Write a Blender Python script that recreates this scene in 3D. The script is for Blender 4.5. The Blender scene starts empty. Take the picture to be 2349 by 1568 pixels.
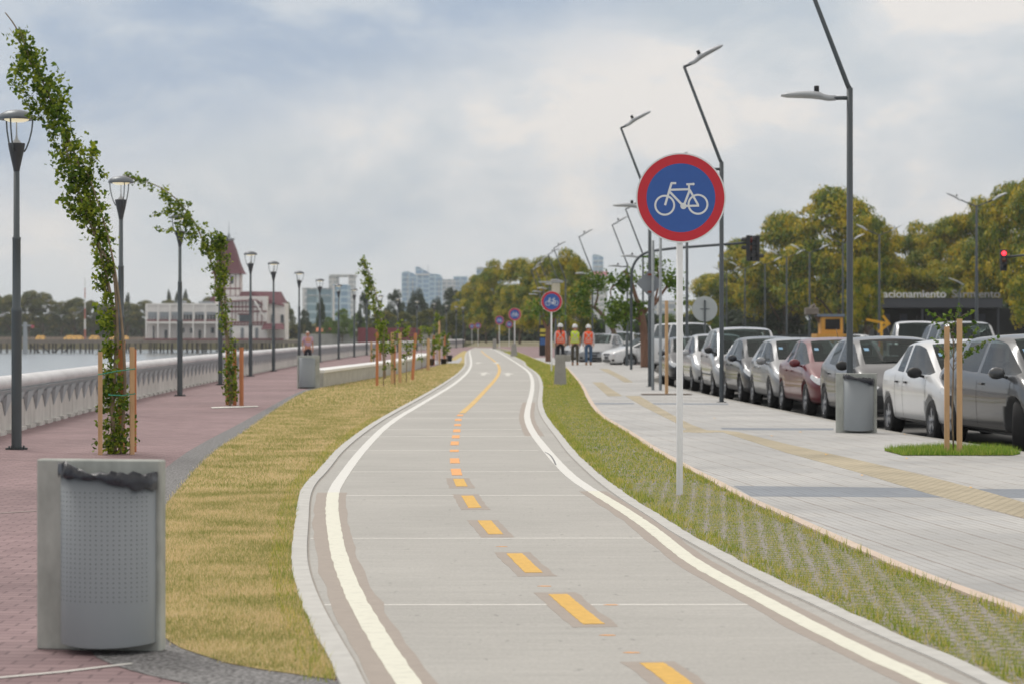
import bpy, bmesh, math, random
import numpy as np
from mathutils import Vector, Matrix, geometry
from mathutils.bvhtree import BVHTree
random.seed(7); rng = np.random.default_rng(7)
R = math.radians
# ------------------------------------------------------------ camera, world, sun, exposure
S = bpy.context.scene
FPX = 5546.0; HC = 1.36; CX = 1174.5; HY = 765.0      # focal length and horizon in pixels of a 2349 px wide picture
cam_d = bpy.data.cameras.new('camera'); cam = bpy.data.objects.new('camera', cam_d)
S.collection.objects.link(cam); S.camera = cam
cam.location = (0, 0, HC); cam.rotation_euler = (R(90), 0, 0)
cam_d.sensor_width = 36; cam_d.lens = 85; cam_d.shift_y = -19/2349.0
cam_d.clip_start = 0.1; cam_d.clip_end = 20000
cam_d.dof.use_dof = True; cam_d.dof.focus_distance = 19.5; cam_d.dof.aperture_fstop = 4.5
S.view_settings.view_transform = 'Standard'; S.view_settings.look = 'None'
S.view_settings.exposure = -0.07; S.view_settings.gamma = 1.0
SUN_EL, SUN_AZ = R(52), R(-35)

def lin(c):
    return tuple(((v/255)/12.92 if v/255 <= .04045 else ((v/255+.055)/1.055)**2.4) for v in c)
def build_world():
    w = bpy.data.worlds.new("World"); S.world = w; w.use_nodes = True
    nt = w.node_tree; nt.nodes.clear(); N = nt.nodes.new; L = nt.links.new
    out = N('ShaderNodeOutputWorld'); bg = N('ShaderNodeBackground'); L(bg.outputs[0], out.inputs[0])
    sky = N('ShaderNodeTexSky'); sky.sky_type = 'NISHITA'; sky.sun_disc = False
    sky.sun_elevation = SUN_EL; sky.sun_rotation = SUN_AZ
    tc = N('ShaderNodeTexCoord'); sep = N('ShaderNodeSeparateXYZ'); L(tc.outputs['Generated'], sep.inputs[0])
    mp = N('ShaderNodeMapping'); mp.inputs['Scale'].default_value = (5.5, 5.5, 11); L(tc.outputs['Generated'], mp.inputs[0])
    n1 = N('ShaderNodeTexNoise'); n1.inputs['Scale'].default_value = 1.7; n1.inputs['Detail'].default_value = 7
    n1.inputs['Roughness'].default_value = .58; n1.inputs['Distortion'].default_value = .25; L(mp.outputs[0], n1.inputs['Vector'])
    def ramp(pts, src):
        r = N('ShaderNodeValToRGB'); e = r.color_ramp.elements
        while len(e) < len(pts): e.new(.5)
        for q, (p, c) in zip(e, pts): q.position = p; q.color = (*c, 1)
        L(src, r.inputs[0]); return r
    def math_(op, a, b):
        m = N('ShaderNodeMath'); m.operation = op
        for i, v in enumerate((a, b)):
            if isinstance(v, (int, float)): m.inputs[i].default_value = v
            else: L(v, m.inputs[i])
        return m.outputs[0]
    # cloud deck: white-grey below, a bluer break higher up on the left
    clouds = ramp([(.34, lin((186, 197, 208))), (.45, lin((202, 209, 215))), (.53, lin((216, 219, 222))), (.60, lin((234, 230, 226)))], n1.outputs['Fac'])
    high = ramp([(.32, lin((150, 170, 196))), (.46, lin((168, 184, 204))), (.58, lin((196, 205, 215))), (.68, lin((212, 216, 222)))], n1.outputs['Fac'])
    t = math_('SUBTRACT', sep.outputs['Z'], math_('MULTIPLY', sep.outputs['X'], .30))
    t = math_('ADD', t, math_('MULTIPLY', math_('SUBTRACT', n1.outputs['Fac'], .5), .07))
    mr = N('ShaderNodeMapRange'); mr.interpolation_type = 'SMOOTHSTEP'; L(t, mr.inputs[0]); mr.inputs[1].default_value = .098; mr.inputs[2].default_value = .135
    mx = N('ShaderNodeMix'); mx.data_type = 'RGBA'; L(mr.outputs[0], mx.inputs[0]); L(clouds.outputs[0], mx.inputs[6]); L(high.outputs[0], mx.inputs[7])
    low = N('ShaderNodeMapRange'); low.interpolation_type = 'SMOOTHSTEP'; L(sep.outputs['Z'], low.inputs[0]); low.inputs[1].default_value = 0; low.inputs[2].default_value = .055
    mx2 = N('ShaderNodeMix'); mx2.data_type = 'RGBA'; L(low.outputs[0], mx2.inputs[0]); mx2.inputs[6].default_value = (*lin((210, 215, 218)), 1); L(mx.outputs[2], mx2.inputs[7])
    # overcast: the zenith is brighter than the horizon
    up = N('ShaderNodeMapRange'); L(sep.outputs['Z'], up.inputs[0]); up.inputs[1].default_value = .16; up.inputs[2].default_value = 1.0
    up.inputs[3].default_value = 1.14; up.inputs[4].default_value = 1.66
    wz = N('ShaderNodeMapRange'); L(sep.outputs['Z'], wz.inputs[0]); wz.inputs[1].default_value = .15; wz.inputs[2].default_value = .5
    mxw = N('ShaderNodeMix'); mxw.data_type = 'RGBA'; L(wz.outputs[0], mxw.inputs[0]); L(mx2.outputs[2], mxw.inputs[6]); mxw.inputs[7].default_value = (.69, .655, .615, 1)
    vm = N('ShaderNodeVectorMath'); vm.operation = 'SCALE'; L(mxw.outputs[2], vm.inputs[0]); L(up.outputs[0], vm.inputs['Scale'])
    sk = N('ShaderNodeVectorMath'); sk.operation = 'SCALE'; L(sky.outputs[0], sk.inputs[0]); sk.inputs['Scale'].default_value = 0.08
    mx3 = N('ShaderNodeMix'); mx3.data_type = 'RGBA'; mx3.inputs[0].default_value = .97; L(sk.outputs[0], mx3.inputs[6]); L(vm.outputs[0], mx3.inputs[7])
    L(mx3.outputs[2], bg.inputs[0]); bg.inputs[1].default_value = 1.0
build_world()
sd = bpy.data.lights.new('sun', 'SUN'); sd.energy = 1.5; sd.angle = R(20); sd.color = (1, .96, .9)
so = bpy.data.objects.new('sun', sd); S.collection.objects.link(so)
dv = Vector((math.sin(SUN_AZ)*math.cos(SUN_EL), -math.cos(SUN_AZ)*math.cos(SUN_EL)*-1, math.sin(SUN_EL)))
so.rotation_euler = dv.to_track_quat('Z', 'Y').to_euler()

# ------------------------------------------------------------ materials
MATS = {}
def mat(name, col, rough=.7, metal=0, var=.12, scale=6, bump=0, bscale=None, spec=None, stretch=None, emit=None, col2=None, coat=0, sharp=None, detail=5, island=0, hue=None):
    """principled material whose colour drifts between col*(1-var) and col*(1+var) (or col2) with object-space noise"""
    if name in MATS: return MATS[name]
    m = bpy.data.materials.new(name); m.use_nodes = True; nt = m.node_tree; N = nt.nodes.new; L = nt.links.new
    b = nt.nodes['Principled BSDF']; b.inputs['Roughness'].default_value = rough; b.inputs['Metallic'].default_value = metal
    if spec is not None: b.inputs['Specular IOR Level'].default_value = spec
    if coat: b.inputs['Coat Weight'].default_value = coat; b.inputs['Coat Roughness'].default_value = .06
    tc = N('ShaderNodeTexCoord'); mp = N('ShaderNodeMapping'); L(tc.outputs['Object'], mp.inputs[0])
    if stretch: mp.inputs['Scale'].default_value = stretch
    n = N('ShaderNodeTexNoise'); n.inputs['Scale'].default_value = scale; n.inputs['Detail'].default_value = detail; n.inputs['Roughness'].default_value = .6; L(mp.outputs[0], n.inputs['Vector'])
    r = N('ShaderNodeValToRGB'); lo, hi = sharp or (.3, .7); r.color_ramp.elements[0].position = lo; r.color_ramp.elements[1].position = hi
    c1 = tuple(max(0, v*(1-var)) for v in col); c2 = col2 or tuple(min(1, v*(1+var)) for v in col)
    r.color_ramp.elements[0].color = (*c1, 1); r.color_ramp.elements[1].color = (*c2, 1)
    src = n.outputs['Fac']
    if island:
        g = N('ShaderNodeNewGeometry'); a = N('ShaderNodeMath'); a.operation = 'MULTIPLY_ADD'; L(g.outputs['Random Per Island'], a.inputs[0])
        a.inputs[1].default_value = island; s2 = N('ShaderNodeMath'); s2.operation = 'SUBTRACT'; L(src, s2.inputs[0]); s2.inputs[1].default_value = island/2
        L(s2.outputs[0], a.inputs[2]); src = a.outputs[0]
    L(src, r.inputs[0]); L(r.outputs[0], b.inputs['Base Color'])
    if bump:
        n2 = N('ShaderNodeTexNoise'); n2.inputs['Scale'].default_value = bscale or scale*4; n2.inputs['Detail'].default_value = 6; L(mp.outputs[0], n2.inputs['Vector'])
        bp = N('ShaderNodeBump'); bp.inputs['Strength'].default_value = min(1, bump); bp.inputs['Distance'].default_value = .01; L(n2.outputs['Fac'], bp.inputs['Height']); L(bp.outputs[0], b.inputs['Normal'])
    if emit: b.inputs['Emission Color'].default_value = (*emit[0], 1); b.inputs['Emission Strength'].default_value = emit[1]
    MATS[name] = m; m['bsdf'] = 1
    return m
def foliage(name, c1, c2, c3, scale=.9, island=.5, trans=.25, rp=(.25, .5, .78)):
    m = bpy.data.materials.new(name); m.use_nodes = True; nt = m.node_tree; N = nt.nodes.new; L = nt.links.new
    b = nt.nodes['Principled BSDF']; b.inputs['Roughness'].default_value = .55; b.inputs['Specular IOR Level'].default_value = .3
    tc = N('ShaderNodeTexCoord'); n = N('ShaderNodeTexNoise'); n.inputs['Scale'].default_value = scale; n.inputs['Detail'].default_value = 4; L(tc.outputs['Object'], n.inputs['Vector'])
    g = N('ShaderNodeNewGeometry'); a = N('ShaderNodeMath'); a.operation = 'MULTIPLY_ADD'; L(g.outputs['Random Per Island'], a.inputs[0]); a.inputs[1].default_value = island; 
    s2 = N('ShaderNodeMath'); s2.operation = 'SUBTRACT'; L(n.outputs['Fac'], s2.inputs[0]); s2.inputs[1].default_value = island/2; L(s2.outputs[0], a.inputs[2])
    r = N('ShaderNodeValToRGB'); e = r.color_ramp.elements; e.new(.5)
    for q, p, c in zip(e, rp, (c1, c2, c3)): q.position = p; q.color = (*c, 1)
    L(a.outputs[0], r.inputs[0]); L(r.outputs[0], b.inputs['Base Color'])
    t = N('ShaderNodeBsdfTranslucent'); L(r.outputs[0], t.inputs[0]); ms = N('ShaderNodeMixShader'); ms.inputs[0].default_value = trans
    L(b.outputs[0], ms.inputs[1]); L(t.outputs[0], ms.inputs[2]); L(ms.outputs[0], nt.nodes['Material Output'].inputs[0])
    MATS[name] = m; return m

M_pole = mat('dark grey painted steel', lin((72, 79, 84)), .45, .2, .1, 3)
M_pole2 = mat('lamp post paint', lin((84, 92, 96)), .5, .1, .08, 3)
M_galv = mat('galvanised steel', lin((140, 146, 150)), .45, .5, .12, 9)
M_lumi = mat('grey luminaire casting', lin((176, 180, 184)), .45, .2, .08, 5)
M_black = mat('black plastic', (.014, .015, .017), .45, 0, .2, 8)
M_white = mat('white painted metal', (.74, .75, .75), .4, 0, .05, 7)
M_dark = mat('dark void', (.008, .008, .008), .9)
M_conc = mat('pale concrete', lin((176, 176, 172)), .85, 0, .13, 3, bump=.25, bscale=60)
M_conc2 = mat('grey concrete', lin((158, 156, 150)), .88, 0, .16, 2.2, bump=.3, bscale=40)
M_stake = mat('raw timber stake', lin((196, 160, 120)), .75, 0, .16, 4, stretch=(6, 6, .6))
M_stake2 = mat('orange timber stake', lin((190, 124, 84)), .75, 0, .16, 4, stretch=(6, 6, .6))
M_bark = mat('grey brown bark', lin((104, 88, 74)), .9, 0, .3, 5, bump=.6, stretch=(3, 3, .6))
M_stem = mat('young smooth bark', lin((140, 124, 104)), .8, 0, .2, 9)
M_poplar = foliage('poplar leaves', (.06, .12, .014), (.15, .23, .02), (.32, .38, .04), 2.2, .7, .42)
M_tipu = foliage('flowering tree leaves', (.045, .095, .007), (.17, .23, .010), (.58, .43, .014), 2.6, .26, .16, (.30, .47, .66))
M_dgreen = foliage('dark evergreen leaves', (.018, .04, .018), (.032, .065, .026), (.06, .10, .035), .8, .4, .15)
M_lgreen = foliage('fresh green leaves', (.05, .11, .012), (.10, .19, .02), (.20, .28, .035), 1.5, .5, .3)
M_bank = foliage('far bank leaves', (.03, .06, .02), (.07, .10, .02), (.30, .25, .03), 1.6, .35, .2)

# ------------------------------------------------------------ helpers
COL = S.collection
def W(x, y, z=0.0):
    """ground-plane point (metres) seen at picture point x,y"""
    s = (HC - z)/(y - HY); return Vector(((x-CX)*s, FPX*s, z))
def at(x, y, Y):
    return Vector(((x-CX)*Y/FPX, Y, HC-(y-HY)*Y/FPX))
def L4(x, y): return (468.5+.50197*x, 780.9+.50197*y)
def R5(x, y): return (1093.2+.50197*x, 780.9+.50197*y)
def R6(x, y): return (1561.8+.4024*x, 937.1+.4024*y)
def Z5(x, y): return (1015.1+.24893*x, 507.6+.24893*y)
def tag(o, label=None, cat=None, group=None, kind=None):
    if label: o['label'] = label
    if cat: o['category'] = cat
    if group: o['group'] = group
    if kind: o['kind'] = kind
    return o
def empty(name, loc=(0, 0, 0), rz=0, label=None, cat=None, group=None):
    o = bpy.data.objects.new(name, None); COL.objects.link(o); o.location = loc; o.rotation_euler = (0, 0, rz); o.empty_display_size = .2
    return tag(o, label, cat, group)
def link(name, me, parent=None, smooth=False):
    o = bpy.data.objects.new(name, me); COL.objects.link(o)
    if parent: o.parent = parent
    if smooth:
        me.polygons.foreach_set('use_smooth', [True]*len(me.polygons))
    return o
def copy_tree(o, parent=None):
    c = o.copy(); COL.objects.link(c); c.parent = parent
    for ch in list(o.children): copy_tree(ch, c)
    return c
class MB:
    def __init__(s): s.v = []; s.f = []; s.m = []; s.sm = []
    def add(s, vs, fs, mi=0, smooth=False):
        b = len(s.v); s.v += [tuple(v) for v in vs]; s.f += [tuple(b+i for i in f) for f in fs]; s.m += [mi]*len(fs); s.sm += [smooth]*len(fs)
        return s
    def box(s, c, d, mi=0, rot=None, taper=1):
        x, y, z = d[0]/2, d[1]/2, d[2]/2
        vs = [Vector((sx*x*(taper if sz > 0 else 1), sy*y*(taper if sz > 0 else 1), sz*z)) for sz in (-1, 1) for sx, sy in ((-1, -1), (1, -1), (1, 1), (-1, 1))]
        if rot is not None: vs = [rot @ v for v in vs]
        vs = [v+Vector(c) for v in vs]
        return s.add(vs, [(3, 2, 1, 0), (4, 5, 6, 7), (0, 1, 5, 4), (1, 2, 6, 5), (2, 3, 7, 6), (3, 0, 4, 7)], mi)
    def rbox(s, c, d, r=.01, mi=0, seg=3):
        """box with rounded vertical edges and eased top/bottom rims"""
        x, y, z = d[0]/2, d[1]/2, d[2]/2; r = min(r, x*.99, y*.99); ring = []
        for sx, sy, a0 in ((1, 1, 0), (-1, 1, 90), (-1, -1, 180), (1, -1, 270)):
            for k in range(seg+1):
                a = R(a0+90*k/seg); ring.append((sx*(x-r), sy*(y-r), math.cos(a), math.sin(a)))
        n = len(ring); e = min(r, z*.4)*.5; lv = [(-z, r-e), (-z+e, r), (z-e, r), (z, r-e)]
        vs = [(c[0]+px+q*ca, c[1]+py+q*sa, c[2]+zz) for zz, q in lv for px, py, ca, sa in ring]
        fs = [(l*n+i, l*n+(i+1) % n, (l+1)*n+(i+1) % n, (l+1)*n+i) for l in range(3) for i in range(n)]
        fs += [tuple(range(n-1, -1, -1)), tuple(range(3*n, 4*n))]
        return s.add(vs, fs, mi)
    def tube(s, pts, rad, n=8, mi=0, cap=True, smooth=True):
        pts = [Vector(p) for p in pts]; k = len(pts); rad = rad if isinstance(rad, (list, tuple)) else [rad]*k
        vs = []; up = None
        for i, p in enumerate(pts):
            t = (pts[min(i+1, k-1)]-pts[max(i-1, 0)]).normalized()
            if up is None: up = Vector((1, 0, 0)) if abs(t.x) < .9 else Vector((0, 1, 0))
            a = (up-t*up.dot(t)).normalized(); b = t.cross(a); up = a
            vs += [p+(a*math.cos(2*math.pi*j/n)+b*math.sin(2*math.pi*j/n))*rad[i] for j in range(n)]
        fs = [(i*n+j, i*n+(j+1) % n, (i+1)*n+(j+1) % n, (i+1)*n+j) for i in range(k-1) for j in range(n)]
        s.add(vs, fs, mi, smooth)
        if cap:
            b = len(s.v)-len(vs); s.f += [tuple(b+j for j in range(n-1, -1, -1)), tuple(b+(k-1)*n+j for j in range(n))]; s.m += [mi]*2; s.sm += [False]*2
        return s
    def lathe(s, prof, n=20, mi=0, c=(0, 0, 0), smooth=True, axis='z'):
        vs = []
        for r, z in prof:
            for j in range(n):
                a = 2*math.pi*j/n; v = (r*math.cos(a), r*math.sin(a), z)
                if axis == 'x': v = (v[2], v[0], v[1])
                if axis == 'y': v = (v[0], v[2], v[1])
                vs.append((v[0]+c[0], v[1]+c[1], v[2]+c[2]))
        fs = [(i*n+j, i*n+(j+1) % n, (i+1)*n+(j+1) % n, (i+1)*n+j) for i in range(len(prof)-1) for j in range(n)]
        return s.add(vs, fs, mi, smooth)
    def prism(s, poly, z0, z1, mi=0, top_only=False):
        n = len(poly); tri = geometry.tessellate_polygon([[Vector((p[0], p[1], 0)) for p in poly]])
        area = sum(poly[i][0]*poly[(i+1) % n][1]-poly[(i+1) % n][0]*poly[i][1] for i in range(n))
        vs = [(p[0], p[1], z1) for p in poly]; fs = []
        def up(t):
            a, b, c = (Vector(vs[i]) for i in t); return t if (b-a).cross(c-a).z > 0 else t[::-1]
        fs = [up(tuple(t)) for t in tri]
        if not top_only:
            vs += [(p[0], p[1], z0) for p in poly]
            fs += [tuple(i+n for i in t[::-1]) for t in list(fs)]
            q = [(i, i+n, (i+1) % n+n, (i+1) % n) for i in range(n)]
            fs += q if area > 0 else [f[::-1] for f in q]
        return s.add(vs, fs, mi)
    def plate(s, poly, M, t=.004, mi=0):
        """flat outline (2-D) extruded by t along its normal, placed with matrix M"""
        b = len(s.v); s.prism(poly, 0, t, mi)
        for i in range(b, len(s.v)): s.v[i] = tuple(M @ Vector(s.v[i]))
        return s
    def build(s, name, mats, parent=None):
        me = bpy.data.meshes.new(name); me.from_pydata(s.v, [], s.f)
        for m in (mats if isinstance(mats, (list, tuple)) else [mats]): me.materials.append(m)
        me.polygons.foreach_set('material_index', s.m); me.polygons.foreach_set('use_smooth', s.sm); me.update()
        return link(name, me, parent)
def npmesh(name, verts, faces_n, nper, m):
    """verts (N,3) float, consecutive groups of nper vertices form one face"""
    me = bpy.data.meshes.new(name); nv = len(verts); nf = nv//nper
    me.vertices.add(nv); me.vertices.foreach_set('co', np.asarray(verts, np.float32).ravel())
    me.loops.add(nv); me.loops.foreach_set('vertex_index', np.arange(nv, dtype=np.int32))
    me.polygons.add(nf); me.polygons.foreach_set('loop_start', np.arange(0, nv, nper, dtype=np.int32))
    me.materials.append(m); me.update(); me.validate(); return me
def leaves(P, size, up=.3, jit=.5, nrm=None):
    """rhombic leaf faces at points P"""
    n = len(P); d = rng.normal(size=(n, 3)); 
    if nrm is not None: d = d*.55+nrm
    d[:, 2] += up; d /= np.linalg.norm(d, axis=1)[:, None]
    a = rng.normal(size=(n, 3)); a -= d*(a*d).sum(1)[:, None]; a /= np.linalg.norm(a, axis=1)[:, None]; b = np.cross(d, a)
    s = (size*(1-jit/2+jit*rng.random(n)))[:, None]
    fold = d*s*.12
    V = np.stack([P-a*s*.55, P+b*s*.42-fold+a*s*.08, P+a*s*.55, P-b*s*.42-fold+a*s*.08], 1)
    return V.reshape(-1, 3)
def smooth_line(pts, it=2):
    pts = [Vector(p) for p in pts]
    for _ in range(it):
        q = [pts[0]]
        for a, b in zip(pts, pts[1:]): q += [a*.75+b*.25, a*.25+b*.75]
        q.append(pts[-1]); pts = q
    return pts
def offset(line, d):
    out = []
    for i, p in enumerate(line):
        t = (line[min(i+1, len(line)-1)]-line[max(i-1, 0)]); t.z = 0; t.normalize(); out.append(Vector((p.x+t.y*d, p.y-t.x*d, p.z)))
    return out
def resample(line, step):
    out = [line[0].copy()]; acc = 0
    for a, b in zip(line, line[1:]):
        L = (b-a).length; pos = step-acc
        while pos < L: out.append(a.lerp(b, pos/L)); pos += step
        acc = (acc+L) % step if L else acc
    out.append(line[-1].copy()); return out
def ribbon(name, A, B, z, m, parent=None, z0=None):
    mb = MB(); n = len(A); vs = [(p.x, p.y, z) for p in A]+[(p.x, p.y, z) for p in B]
    mb.add(vs, [(i, i+1, n+i+1, n+i) for i in range(n-1)])
    if z0 is not None:
        vs = [(p.x, p.y, z0) for p in A]+[(p.x, p.y, z0) for p in B]
        b = len(mb.v); mb.v += vs; mb.f += [(i+1, i, b+i, b+i+1) for i in range(n-1)]+[(n+i, n+i+1, b+n+i+1, b+n+i) for i in range(n-1)]+[(0, n, b+n, b), (n-1, b+n-1, b+2*n-1, 2*n-1)]
        mb.m += [0]*(2*n); mb.sm += [False]*(2*n)
    o = mb.build(name, m, parent)
    bm = bmesh.new(); bm.from_mesh(o.data); bmesh.ops.recalc_face_normals(bm, faces=bm.faces)
    if sum(f.normal.z*f.calc_area() for f in bm.faces) < 0: bmesh.ops.reverse_faces(bm, faces=bm.faces)
    bm.to_mesh(o.data); bm.free(); return o
def inside(px, py, poly):
    poly = np.array([(p[0], p[1]) for p in poly]); r = np.zeros(len(px), bool); j = len(poly)-1
    for i in range(len(poly)):
        xi, yi = poly[i]; xj, yj = poly[j]
        with np.errstate(divide='ignore', invalid='ignore'):
            c = ((yi > py) != (yj > py)) & (px < (xj-xi)*(py-yi)/(yj-yi+1e-12)+xi)
        r ^= c; j = i
    return r
def evaluated(o, remove=True):
    dg = bpy.context.evaluated_depsgraph_get(); me = bpy.data.meshes.new_from_object(o.evaluated_get(dg)); return me
# ------------------------------------------------------------ SETTING: ground sheets
def structure(o): return tag(o, kind='structure')
M_ground = mat('dry earth', lin((150, 138, 112)), .95, 0, .25, .15, col2=lin((120, 118, 84)))
M_water = mat('river water', lin((150, 158, 162)), .18, 0, .05, .4, bump=.25, bscale=1.2, spec=.6, stretch=(1, .35, 1))
M_brick = bpy.data.materials.new('pink clay pavers'); 
def brick_mat(m, c1, c2, mort, w, h, msize, rot=0, rough=.85, gscale=.35):
    m.use_nodes = True; nt = m.node_tree; N = nt.nodes.new; L = nt.links.new; b = nt.nodes['Principled BSDF']; b.inputs['Roughness'].default_value = rough
    tc = N('ShaderNodeTexCoord'); mp = N('ShaderNodeMapping'); mp.inputs['Rotation'].default_value = (0, 0, rot); L(tc.outputs['Object'], mp.inputs[0])
    nz = N('ShaderNodeTexNoise'); nz.inputs['Scale'].default_value = 3; L(mp.outputs[0], nz.inputs['Vector'])
    add = N('ShaderNodeVectorMath'); add.operation = 'MULTIPLY_ADD'; L(nz.outputs['Color'], add.inputs[0]); add.inputs[1].default_value = (.02, .02, 0); L(mp.outputs[0], add.inputs[2])
    br = N('ShaderNodeTexBrick'); br.inputs['Scale'].default_value = 1; br.inputs['Brick Width'].default_value = w; br.inputs['Row Height'].default_value = h
    br.inputs['Mortar Size'].default_value = msize; br.inputs['Mortar Smooth'].default_value = .3; br.inputs['Color1'].default_value = (*c1, 1); br.inputs['Color2'].default_value = (*c2, 1); br.inputs['Mortar'].default_value = (*mort, 1)
    L(add.outputs[0], br.inputs['Vector'])
    n2 = N('ShaderNodeTexNoise'); n2.inputs['Scale'].default_value = gscale; n2.inputs['Detail'].default_value = 8; L(tc.outputs['Object'], n2.inputs['Vector'])
    mr = N('ShaderNodeMapRange'); L(n2.outputs['Fac'], mr.inputs[0]); mr.inputs[1].default_value = .3; mr.inputs[2].default_value = .7; mr.inputs[3].default_value = .80; mr.inputs[4].default_value = 1.14
    vm = N('ShaderNodeVectorMath'); vm.operation = 'SCALE'; L(br.outputs['Color'], vm.inputs[0]); L(mr.outputs[0], vm.inputs['Scale']); L(vm.outputs[0], b.inputs['Base Color'])
    bp = N('ShaderNodeBump'); bp.invert = True; bp.inputs['Strength'].default_value = .6; bp.inputs['Distance'].default_value = .006; L(br.outputs['Fac'], bp.inputs['Height']); L(bp.outputs[0], b.inputs['Normal'])
    return b
brick_mat(M_brick, lin((152, 128, 129)), lin((134, 111, 113)), lin((106, 86, 88)), .20, .10, .006, rot=R(2))
M_tile = bpy.data.materials.new('grooved pavement tiles')
brick_mat(M_tile, lin((184, 183, 180)), lin((175, 175, 174)), lin((140, 132, 124)), .40, .40, .004, rot=R(-6), rough=.6, gscale=.5)
def grooves(m, rot, freq, depth, wid=.13):
    nt = m.node_tree; N = nt.nodes.new; L = nt.links.new; b = nt.nodes['Principled BSDF']; src = b.inputs['Base Color'].links[0].from_socket
    tc = N('ShaderNodeTexCoord'); mp = N('ShaderNodeMapping'); mp.inputs['Rotation'].default_value = (0, 0, rot); L(tc.outputs['Object'], mp.inputs[0])
    sp = N('ShaderNodeSeparateXYZ'); L(mp.outputs[0], sp.inputs[0]); a = N('ShaderNodeMath'); a.operation = 'MULTIPLY'; a.inputs[1].default_value = freq; L(sp.outputs[0], a.inputs[0])
    f = N('ShaderNodeMath'); f.operation = 'FRACT'; L(a.outputs[0], f.inputs[0]); g = N('ShaderNodeMath'); g.operation = 'LESS_THAN'; g.inputs[1].default_value = wid; L(f.outputs[0], g.inputs[0])
    mx = N('ShaderNodeMix'); mx.data_type = 'RGBA'; L(g.outputs[0], mx.inputs[0]); L(src, mx.inputs[6]); mx.inputs[7].default_value = (*depth, 1); L(mx.outputs[2], b.inputs['Base Color'])
grooves(M_tile, R(-6), 15, lin((154, 151, 147)), .13); grooves(M_tile, R(-6), 2.5, lin((132, 119, 110)), .03)
M_band = bpy.data.materials.new('blue grey pavement tiles'); brick_mat(M_band, lin((136, 142, 150)), lin((126, 133, 142)), lin((108, 108, 110)), .4, .4, .004, rot=R(-6), rough=.6, gscale=.5); grooves(M_band, R(-6), 15, lin((112, 118, 126)))
M_tact = bpy.data.materials.new('ochre tactile tiles'); brick_mat(M_tact, lin((188, 176, 150)), lin((178, 166, 140)), lin((152, 142, 120)), .10, .10, .012, rot=R(-6), rough=.7, gscale=.8)
M_gravel = mat('dark exposed aggregate', lin((120, 119, 119)), .9, 0, .55, 45, bump=.5, bscale=90, detail=2, sharp=(.38, .62))
M_asph = mat('grey asphalt', (.11, .108, .103), .9, 0, .22, 25, bump=.4, bscale=80)
M_lawn = mat('dry lawn soil and thatch', lin((196, 172, 120)), .95, 0, .12, 1.3, col2=lin((172, 160, 98)), bump=.6, bscale=120)
M_peach = mat('peach edging kerb', lin((206, 188, 172)), .85, 0, .08, 8, bump=.15)
M_kerb = mat('pale cast kerb', lin((192, 191, 187)), .85, 0, .10, 7, bump=.5, bscale=45)
M_line = mat('cream road paint', lin((214, 213, 198)), .6, 0, .10, 14, sharp=(.25, .5))
M_line2 = mat('fresh white road paint', lin((220, 219, 214)), .6, 0, .05, 30)
M_yel = mat('yellow road paint', lin((216, 172, 78)), .65, 0, .12, 25)
M_org = mat('orange road paint', lin((232, 168, 104)), .7, 0, .10, 40)
M_stain = mat('primer stain', lin((162, 152, 143)), .8, 0, .06, 12)
M_joint = mat('pale joint filler', lin((226, 224, 218)), .8, 0, .08, 15)
# cycle path concrete: fine transverse broom marks, blotches, slab tone changes
def path_mat():
    m = bpy.data.materials.new('broomed concrete'); m.use_nodes = True; nt = m.node_tree; N = nt.nodes.new; L = nt.links.new; b = nt.nodes['Principled BSDF']; b.inputs['Roughness'].default_value = .8
    tc = N('ShaderNodeTexCoord')
    def noise(sc, st, det=5):
        mp = N('ShaderNodeMapping'); mp.inputs['Scale'].default_value = st; L(tc.outputs['Object'], mp.inputs[0]); n = N('ShaderNodeTexNoise'); n.inputs['Scale'].default_value = sc; n.inputs['Detail'].default_value = det; n.inputs['Roughness'].default_value = .6; L(mp.outputs[0], n.inputs['Vector']); return n.outputs['Fac']
    def mr(s, lo, hi, a=.3, c=.7):
        q = N('ShaderNodeMapRange'); L(s, q.inputs[0]); q.inputs[1].default_value = a; q.inputs[2].default_value = c; q.inputs[3].default_value = lo; q.inputs[4].default_value = hi; return q.outputs[0]
    f1 = mr(noise(1, (.5, 9, 1)), .945, 1.045); f2 = mr(noise(.6, (1, .8, 1)), .93, 1.06); f3 = mr(noise(1, (2.5, 42, 1), 3), .93, 1.05); f4 = mr(noise(60, (1, .5, 1), 3), .92, 1.07)
    spk = mr(noise(16, (1, .4, 1), 2), .74, 1, .27, .33)
    def mul(a, c):
        q = N('ShaderNodeMath'); q.operation = 'MULTIPLY'; L(a, q.inputs[0]); L(c, q.inputs[1]); return q.outputs[0]
    f = mul(mul(mul(mul(f1, f2), f3), f4), spk)
    vm = N('ShaderNodeVectorMath'); vm.operation = 'SCALE'; vm.inputs[0].default_value = lin((173, 171, 166)); L(f, vm.inputs['Scale']); L(vm.outputs[0], b.inputs['Base Color'])
    bp = N('ShaderNodeBump'); bp.inputs['Strength'].default_value = .5; bp.inputs['Distance'].default_value = .004; L(noise(1, (6, 110, 1), 3), bp.inputs['Height']); L(bp.outputs[0], b.inputs['Normal'])
    return m
M_path = path_mat()

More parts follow.
